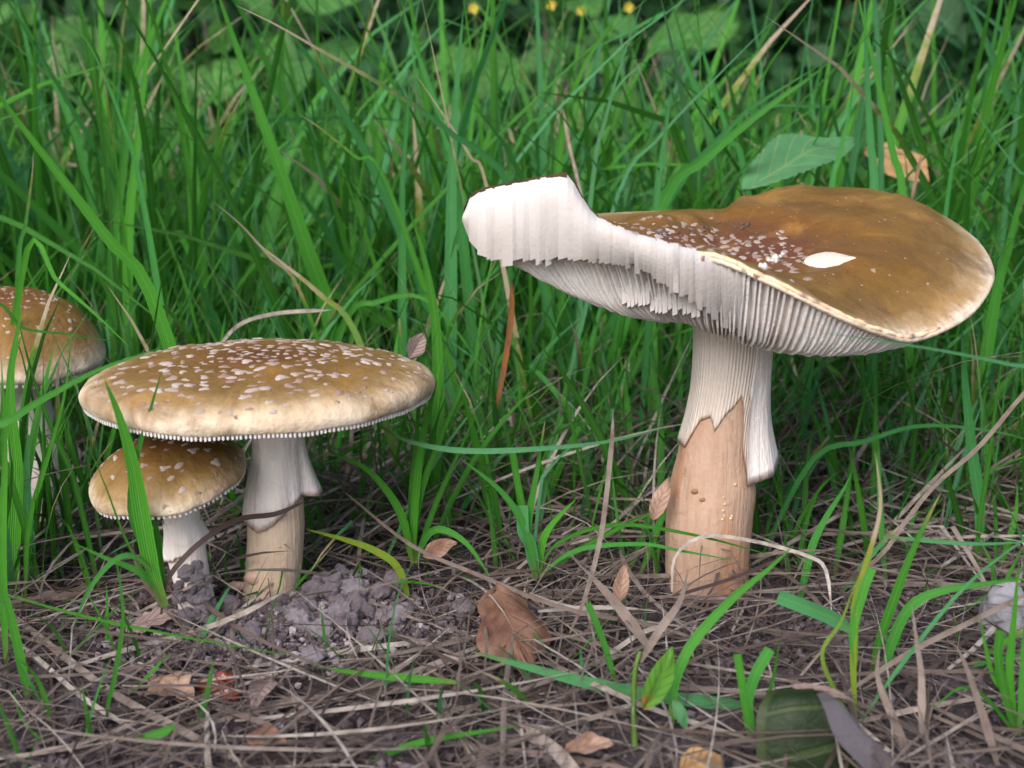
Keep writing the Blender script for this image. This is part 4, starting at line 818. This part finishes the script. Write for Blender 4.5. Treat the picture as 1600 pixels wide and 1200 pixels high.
# --- leaves
def leaf_mesh_pts(L, W, nl=22, na=11, curl=.1, fold=.15, serr=0., tip=1.4, lobes=0., seed=0., bendz=.1):
    v, bp = [], []
    for i in range(nl):
        t = i/(nl-1); wd = W*.5*(math.sin(math.pi*min(1, t**.8*1.0))**(.75))*(1-.25*t)
        if lobes: wd *= .62+.38*abs(math.cos(math.pi*lobes*t+.3))
        for j in range(na):
            u = -1+2*j/(na-1); e = 1+serr*((i % 2)-.5)*(abs(u) > .95)+.12*nz((t*4, u*2, seed))*abs(u)
            z = fold*abs(u)*wd+curl*W*(u*u)*math.sin(3*t+seed)*.5+bendz*L*math.sin(t*2.6)-.02*W*math.sin(t*60-abs(u)*10)*abs(u)*.4+.12*W*nz((t*2.5, u*1.3, seed+3))
            v.append((u*wd*e, t*L+.25*wd*abs(u), z)); bp.append((t, (u+1)/2, (seed*.37) % 1, 0))
    return np.array(v), grid_faces(nl, na)[:, ::-1], bp
def orient(v, p, d, up, roll=0.):
    d = Vector(d).normalized(); u = Vector(up); u = (u-d*u.dot(d)).normalized(); x = d.cross(u)
    M = np.array(Matrix((x, d, u)).transposed()) @ np.array(Matrix.Rotation(roll, 3, 'Y')); return v @ M.T+np.asarray(p)
def thick_leaf(v, f, bp, th=.02):
    n = len(v); q = grid_faces(1, 1) if False else None
    return v, f, bp
LEAF_G = m_leaf('green_leaf', [(.2, (.05, .17, .065)), (.6, (.085, .235, .10)), (.9, (.12, .28, .10))], (.22, .32, .12), .5, .3, 7., back=(.09, .22, .09), vs_=.4)
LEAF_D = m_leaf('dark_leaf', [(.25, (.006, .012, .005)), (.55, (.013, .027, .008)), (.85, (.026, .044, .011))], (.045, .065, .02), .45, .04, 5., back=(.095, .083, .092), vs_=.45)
LEAF_B = m_leaf('dead_leaf', [(.3, (.09, .045, .032)), (.5, (.20, .115, .08)), (.68, (.36, .245, .185))], (.14, .07, .045), .45, .12, 6., back=(.22, .14, .105), vs_=.3)
LEAF_P = m_leaf('grey_dead_leaf', [(.2, (.14, .09, .08)), (.6, (.26, .19, .175)), (.9, (.36, .28, .27))], (.18, .12, .11), .6, .1, 7., back=(.28, .22, .21))
LEAF_S = m_leaf('spotted_leaf', [(.2, (.05, .17, .02)), (.7, (.09, .24, .03))], (.12, .27, .06), .45, .3, 6., spot=(.30, .14, .03))
LEAF_Y = m_leaf('ochre_dead_leaf', [(.2, (.25, .14, .06)), (.6, (.40, .25, .12)), (.9, (.48, .33, .18))], (.28, .16, .08), .55, .2, 6., back=(.42, .30, .18))
def leaf(name, label, mat, a, b, Wpx, up, group=None, cat='leaf', **k):
    "a = base pixel (px,py[,Y]), b = tip pixel"
    P = V(*a) if len(a) == 3 else G(*a, .2); Q = V(*b) if len(b) == 3 else G(*b, .3); L = np.linalg.norm(Q-P); v, f, bp = leaf_mesh_pts(L, Wpx*pcm((P[1]+Q[1])/2), **k)
    roll = 0.; return meta(obj(name, orient(v, P, Q-P, up), f, mat, None, bp, origin=P), label, cat, group)
leaf('green_leaf', 'fallen green leaf with pale veins behind the hump of the torn cap', LEAF_G, (1160, 300, 40.5), (1335, 222, 42.5), 105, (-.3, -.6, .75), None, seed=1.3, serr=.08, bendz=.06, fold=.25, nl=40)
leaf('dead_leaf', 'ochre dead leaf in the grass behind the right side of the torn cap', LEAF_Y, (1350, 235, 48), (1450, 290, 46), 95, (.1, -.7, .7), 'dead leaves', seed=2.1, lobes=1.5)
leaf('dead_leaf', 'shiny brown dead leaf lying between the two big mushrooms', LEAF_B, (775, 915, 27.0), (825, 1055), 150, (0, -.35, .94), 'dead leaves', seed=3.2, lobes=1.6, curl=.3, fold=-.1)
leaf('dead_leaf', 'ragged tan oak leaf on the soil at lower left', LEAF_B, (235, 1055), (305, 1105), 80, (.1, -.35, .9), 'dead leaves', seed=4.4, lobes=3.2)
leaf('dead_leaf', 'grey lobed leaf on the soil below the small mushroom', LEAF_P, (195, 985), (285, 965), 55, (0, -.3, .95), 'dead leaves', seed=5.1, lobes=3.4)
leaf('dead_leaf', 'mauve heart shaped leaf scrap right of the red seed shell', LEAF_P, (420, 1062), (395, 1115), 50, (.1, -.5, .9), 'dead leaves', seed=6.6)
leaf('dead_leaf', 'tan dead leaf at the bottom edge in the middle', LEAF_B, (880, 1175), (960, 1165), 60, (0, -.2, .95), 'dead leaves', seed=7.2, lobes=2.)
leaf('dead_leaf', 'brown dead leaf scrap leaning on the left of the big stem', LEAF_B, (1022, 812, 28.9), (1046, 745, 29.0), 30, (-.4, -.9, .1), 'dead leaves', seed=8.1, curl=.6)
leaf('dead_leaf', 'ochre curled leaf at the bottom edge right of the middle', LEAF_Y, (1060, 1205), (1130, 1185), 70, (0, -.3, .95), 'dead leaves', seed=9.3)
leaf('dead_leaf', 'upright brown leaf strip left of the foot of the big stem', LEAF_B, (965, 945, 26.6), (975, 880, 27), 28, (0, -1, .2), 'dead leaves', seed=10.2)
leaf('dead_leaf', 'small brown leaf in the soil at bottom left of the middle', LEAF_B, (385, 1150), (450, 1165), 50, (0, -.3, .95), 'dead leaves', seed=11.2)
leaf('dead_leaf', 'brown leaf half buried in the straw right of the flat cap tuft', LEAF_B, (660, 870, 28.8), (715, 850, 29), 40, (0, -.5, .85), 'dead leaves', seed=12.5)
leaf('dead_leaf', 'small brown leaf standing behind the right rim of the flat cap', LEAF_P, (640, 560, 34.2), (660, 520, 34.4), 34, (.2, -.9, .1), 'dead leaves', seed=13.5)
leaf('dead_leaf', 'pinkish dry leaf edge lying on the dark curled leaf', LEAF_P, (1235, 1072, 21.3), (1335, 1098, 21.3), 20, (0, -.5, .85), 'dead leaves', seed=14.5)
# spotted young leaf on a stem
sp1 = thing('seedling', 'seedling with one green leaf spotted orange brown at lower right', 'seedling', G(992, 1170))
tv, tf = tube(cr([G(992, 1170), V(990, 1110, 21.8), V(992, 1050, 21.9), V(1000, 1018, 22)], 10), .07, .05); obj('stem', tv, tf, m_plain('seedling_stem', (.07, .13, .02), .45), sp1)
P, Q = V(1005, 1108, 21.6), V(1048, 1008, 21.9); lv, lf, lb = leaf_mesh_pts(np.linalg.norm(Q-P), 50*pcm(22), seed=2.7, fold=.25); obj('leaf', orient(lv, P, Q-P, (.3, -.9, .2)), lf, LEAF_S, sp1, lb)
P, Q = V(1000, 1030, 22), V(1075, 905, 22.6); pv, pf, pb = blade_geo([(1000, 1035, 22), (1030, 985, 22.2), (1062, 940, 22.4), (1075, 890, 22.6)], 14, .55, root=False); obj('dry_leaf', pv, pf, STRAW, sp1, pb)
P, Q = V(1050, 1092, 21.9), V(1072, 1140, 21.7); lv, lf, lb = leaf_mesh_pts(np.linalg.norm(Q-P), 26*pcm(22), seed=1.7); obj('leaf', orient(lv, P, Q-P, (.3, -.9, .4)), lf, LEAF_G, sp1, lb)
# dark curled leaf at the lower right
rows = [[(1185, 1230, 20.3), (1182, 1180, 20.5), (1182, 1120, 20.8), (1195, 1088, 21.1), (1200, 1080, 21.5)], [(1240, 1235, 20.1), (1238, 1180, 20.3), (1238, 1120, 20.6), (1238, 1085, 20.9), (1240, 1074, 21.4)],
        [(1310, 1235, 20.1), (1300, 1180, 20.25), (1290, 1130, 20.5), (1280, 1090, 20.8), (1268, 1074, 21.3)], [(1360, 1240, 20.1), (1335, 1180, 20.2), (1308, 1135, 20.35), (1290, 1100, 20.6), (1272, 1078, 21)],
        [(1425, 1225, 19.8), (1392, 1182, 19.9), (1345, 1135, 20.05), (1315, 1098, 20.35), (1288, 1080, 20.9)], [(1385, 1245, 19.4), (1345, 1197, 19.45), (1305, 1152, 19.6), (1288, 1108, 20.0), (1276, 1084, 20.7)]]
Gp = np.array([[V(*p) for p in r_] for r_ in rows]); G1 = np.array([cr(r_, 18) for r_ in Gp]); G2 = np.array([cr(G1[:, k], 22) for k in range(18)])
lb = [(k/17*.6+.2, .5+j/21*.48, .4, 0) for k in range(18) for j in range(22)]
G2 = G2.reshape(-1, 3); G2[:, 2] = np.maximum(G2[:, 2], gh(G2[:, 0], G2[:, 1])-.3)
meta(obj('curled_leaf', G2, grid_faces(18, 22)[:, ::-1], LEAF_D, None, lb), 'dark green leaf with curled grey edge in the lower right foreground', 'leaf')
# red seed shell, stone, pebble
RED = m_plain('red_brown_shell', (.24, .045, .022), .18, (.11, .025, .015), .6, 180, .5)
rs = thing('seed_shell', 'glossy red brown seed shell broken on the soil at lower left', 'seed shell', G(340, 1080))
for px, py, r, q in ((332, 1075, .30, 1.), (350, 1062, .22, 4.), (362, 1085, .2, 7.)): lump('shell_piece', G(px, py, .12), r, RED, rs, 3, .35, 1.4, q, (1.2, .5, .9))
STONE = m_plain('pale_grey_stone', (.20, .20, .225), .8, (.11, .105, .115), .6, 350, 0, .0008)
meta(lump('stone', G(1572, 965, .55), .85, STONE, None, 4, .3, 1.2, 2., (.75, .6, 1.05)), 'pale grey rough stone at the right edge behind the grass', 'stone')
meta(lump('stone', G(437, 1136, .1), .13, STONE, None, 3, .3, 1.5, 5., (1, 1, .8)), 'tiny round pebble right of the red seed shell', 'pebble')

# ------------------------------------------------------------------ undergrowth behind
def m_bush(name, a, b, c): return m_leaf(name, [(.15, a), (.55, b), (.9, c)], tuple(x*1.5 for x in c), .45, .25, 6.)
BUSH = [m_bush('bush_leaf_dark', (.012, .040, .014), (.022, .075, .026), (.035, .105, .04)), m_bush('bush_leaf_mid', (.025, .085, .018), (.045, .135, .03), (.07, .18, .04))]
BARK = m_plain('bark', (.09, .065, .05), .8)
def leaf_lib(L, W, mat, n=3, **k):
    out = []
    for i in range(n):
        v, f, bp = leaf_mesh_pts(L, W, 7, 5, seed=i*2.3+.5, bendz=.08, **k); out.append((v, f, np.array(bp)))
    return out, [mesh('leaf', v*S, f, mat, bp) for v, f, bp in out]
def bush(label, name, cat, x, y, rad, hgt, L, W, kind, nleaf, nrest, z0=.15, group='undergrowth plants'):
    t = thing(name, label, cat, (x, y, float(gh(x, y))), group); mat = BUSH[kind]; lib, ms = leaf_lib(L, W, mat)
    sv, sf_, o_ = [], [], 0; tips = []
    for k in range(9):
        a = rng.uniform(0, 6.283); e = np.array((x+rad*.8*math.cos(a)*rng.random(), y+rad*.8*math.sin(a)*rng.random(), hgt*rng.uniform(.6, 1))); m_ = (np.array((x, y, 0))+e)/2+rng.normal(0, rad*.12, 3); P = cr([(x+rng.normal(0, rad*.06), y+rng.normal(0, rad*.06), -.3), m_, e], 9)
        v, f = tube(P, .3*L/5+.1, .06, 5); obj('stem', v, f, BARK, t); tips += list(P[2:])
    tips = np.array(tips)
    def place():
        p = tips[rng.integers(0, len(tips))]+rng.normal(0, 1, 3)*np.array((rad*.28, rad*.28, hgt*.12)); p[2] = max(p[2], hgt*z0+.5) if hgt < 60 else rng.uniform(2, hgt)
        if hgt > 60: return p, rng.normal(0, 1, 3)+np.array((0, -.2, -.5)), rng.normal(0, .45, 3)+np.array((0, -1, .35))
        d = np.array((p[0]-x, p[1]-y, 0))+rng.normal(0, rad*.4, 3)+np.array((0, -rad*.25, -.1*L)); return p, d, rng.normal(0, .35, 3)+np.array((0, -.8, .8))
    for k in range(nleaf):
        p, d, up = place(); d_ = Vector(d).normalized(); u = Vector(up); u = (u-d_*u.dot(d_)).normalized(); x_ = d_.cross(u); s_ = rng.uniform(.7, 1.2)
        inst('leaf', ms[k % 3], t, p, Matrix((x_, d_, u)).transposed().to_quaternion(), (s_, s_, s_))
    pr = []
    for k in range(nrest):
        p, d, up = place(); v, f, bp = lib[k % 3]; bp = bp.copy(); bp[:, 2] = rng.random(); pr.append((orient(v*rng.uniform(.6, 1.1), p, d, up), f, bp))
    if pr: v, f, b = join(pr); meta(obj('foliage', v, f, mat, t, b), kind='stuff')
    return t
bush('dark bush with small rounded leaves in the upper right corner', 'bush', 'bush', 42, 92, 17, 40, 3.2, 3.0, 0, 200, 900)
bush('broad leaved plant behind the grass at top centre left', 'broadleaf_plant', 'plant', -23, 100, 13, 26, 7.0, 5.6, 1, 60, 60)
bush('broad leaved plant behind the grass right of top centre', 'broadleaf_plant', 'plant', 6, 104, 11, 24, 6.0, 4.6, 1, 50, 50)
bush('broad leaved plant at the left of the upper edge', 'broadleaf_plant', 'plant', -46, 112, 14, 27, 6.5, 5.0, 1, 50, 60)
for k, (x, y, lab) in enumerate(((-120, 190, 'dark shrub far behind the upper left corner'), (-62, 205, 'dark shrub far behind the broad leaved plants'), (-5, 210, 'dark shrub far behind top centre'), (60, 200, 'dark shrub far behind the torn cap'), (118, 185, 'dark shrub far behind the upper right corner'), (-92, 245, 'tall shrub in the second row at left'), (-30, 250, 'tall shrub in the second row left of centre'), (32, 250, 'tall shrub in the second row right of centre'), (92, 240, 'tall shrub in the second row at right'), (64, 232, 'tall shrub in the second row behind the dark bush'))):
    bush(lab, 'shrub', 'shrub', x, y, 42, 95, 6.5, 4.2, 0, 150, 2200, z0=.03, group='shrubs closing the background')
YEL = m_plain('yellow_petal', (.45, .36, .03), .5)
for k, (px, py, Yd, lab) in enumerate(((740, 14, 85, 'tiny yellow flower at the top edge above the broad pale blade'), (861, 9, 92, 'tiny yellow flower at the top edge left of the slender bluish blade'), (982, 13, 90, 'tiny yellow flower at the top edge above the torn cap'), (908, 18, 95, 'faint yellow flower between two others at the top edge'))):
    p = V(px, py, Yd); t = thing('flower', lab, 'flower', (p[0]+2, Yd, 0), 'tiny yellow flowers'); v, f = tube(cr([(p[0]+2, Yd, 0), (p[0]+1, Yd, p[2]*.6), p], 8), .12, .07, 5); obj('stem', v, f, m_plain('flower_stem', (.05, .12, .02)), t)
    for q in range(5):
        a = 6.283*q/5; d = np.array((math.cos(a), -.35, math.sin(a)+.25)); v, f, bp = leaf_mesh_pts(.45, .4, 5, 5, seed=q); obj('petal', orient(v, p, d, (0, -1, .3)), f, YEL, t)
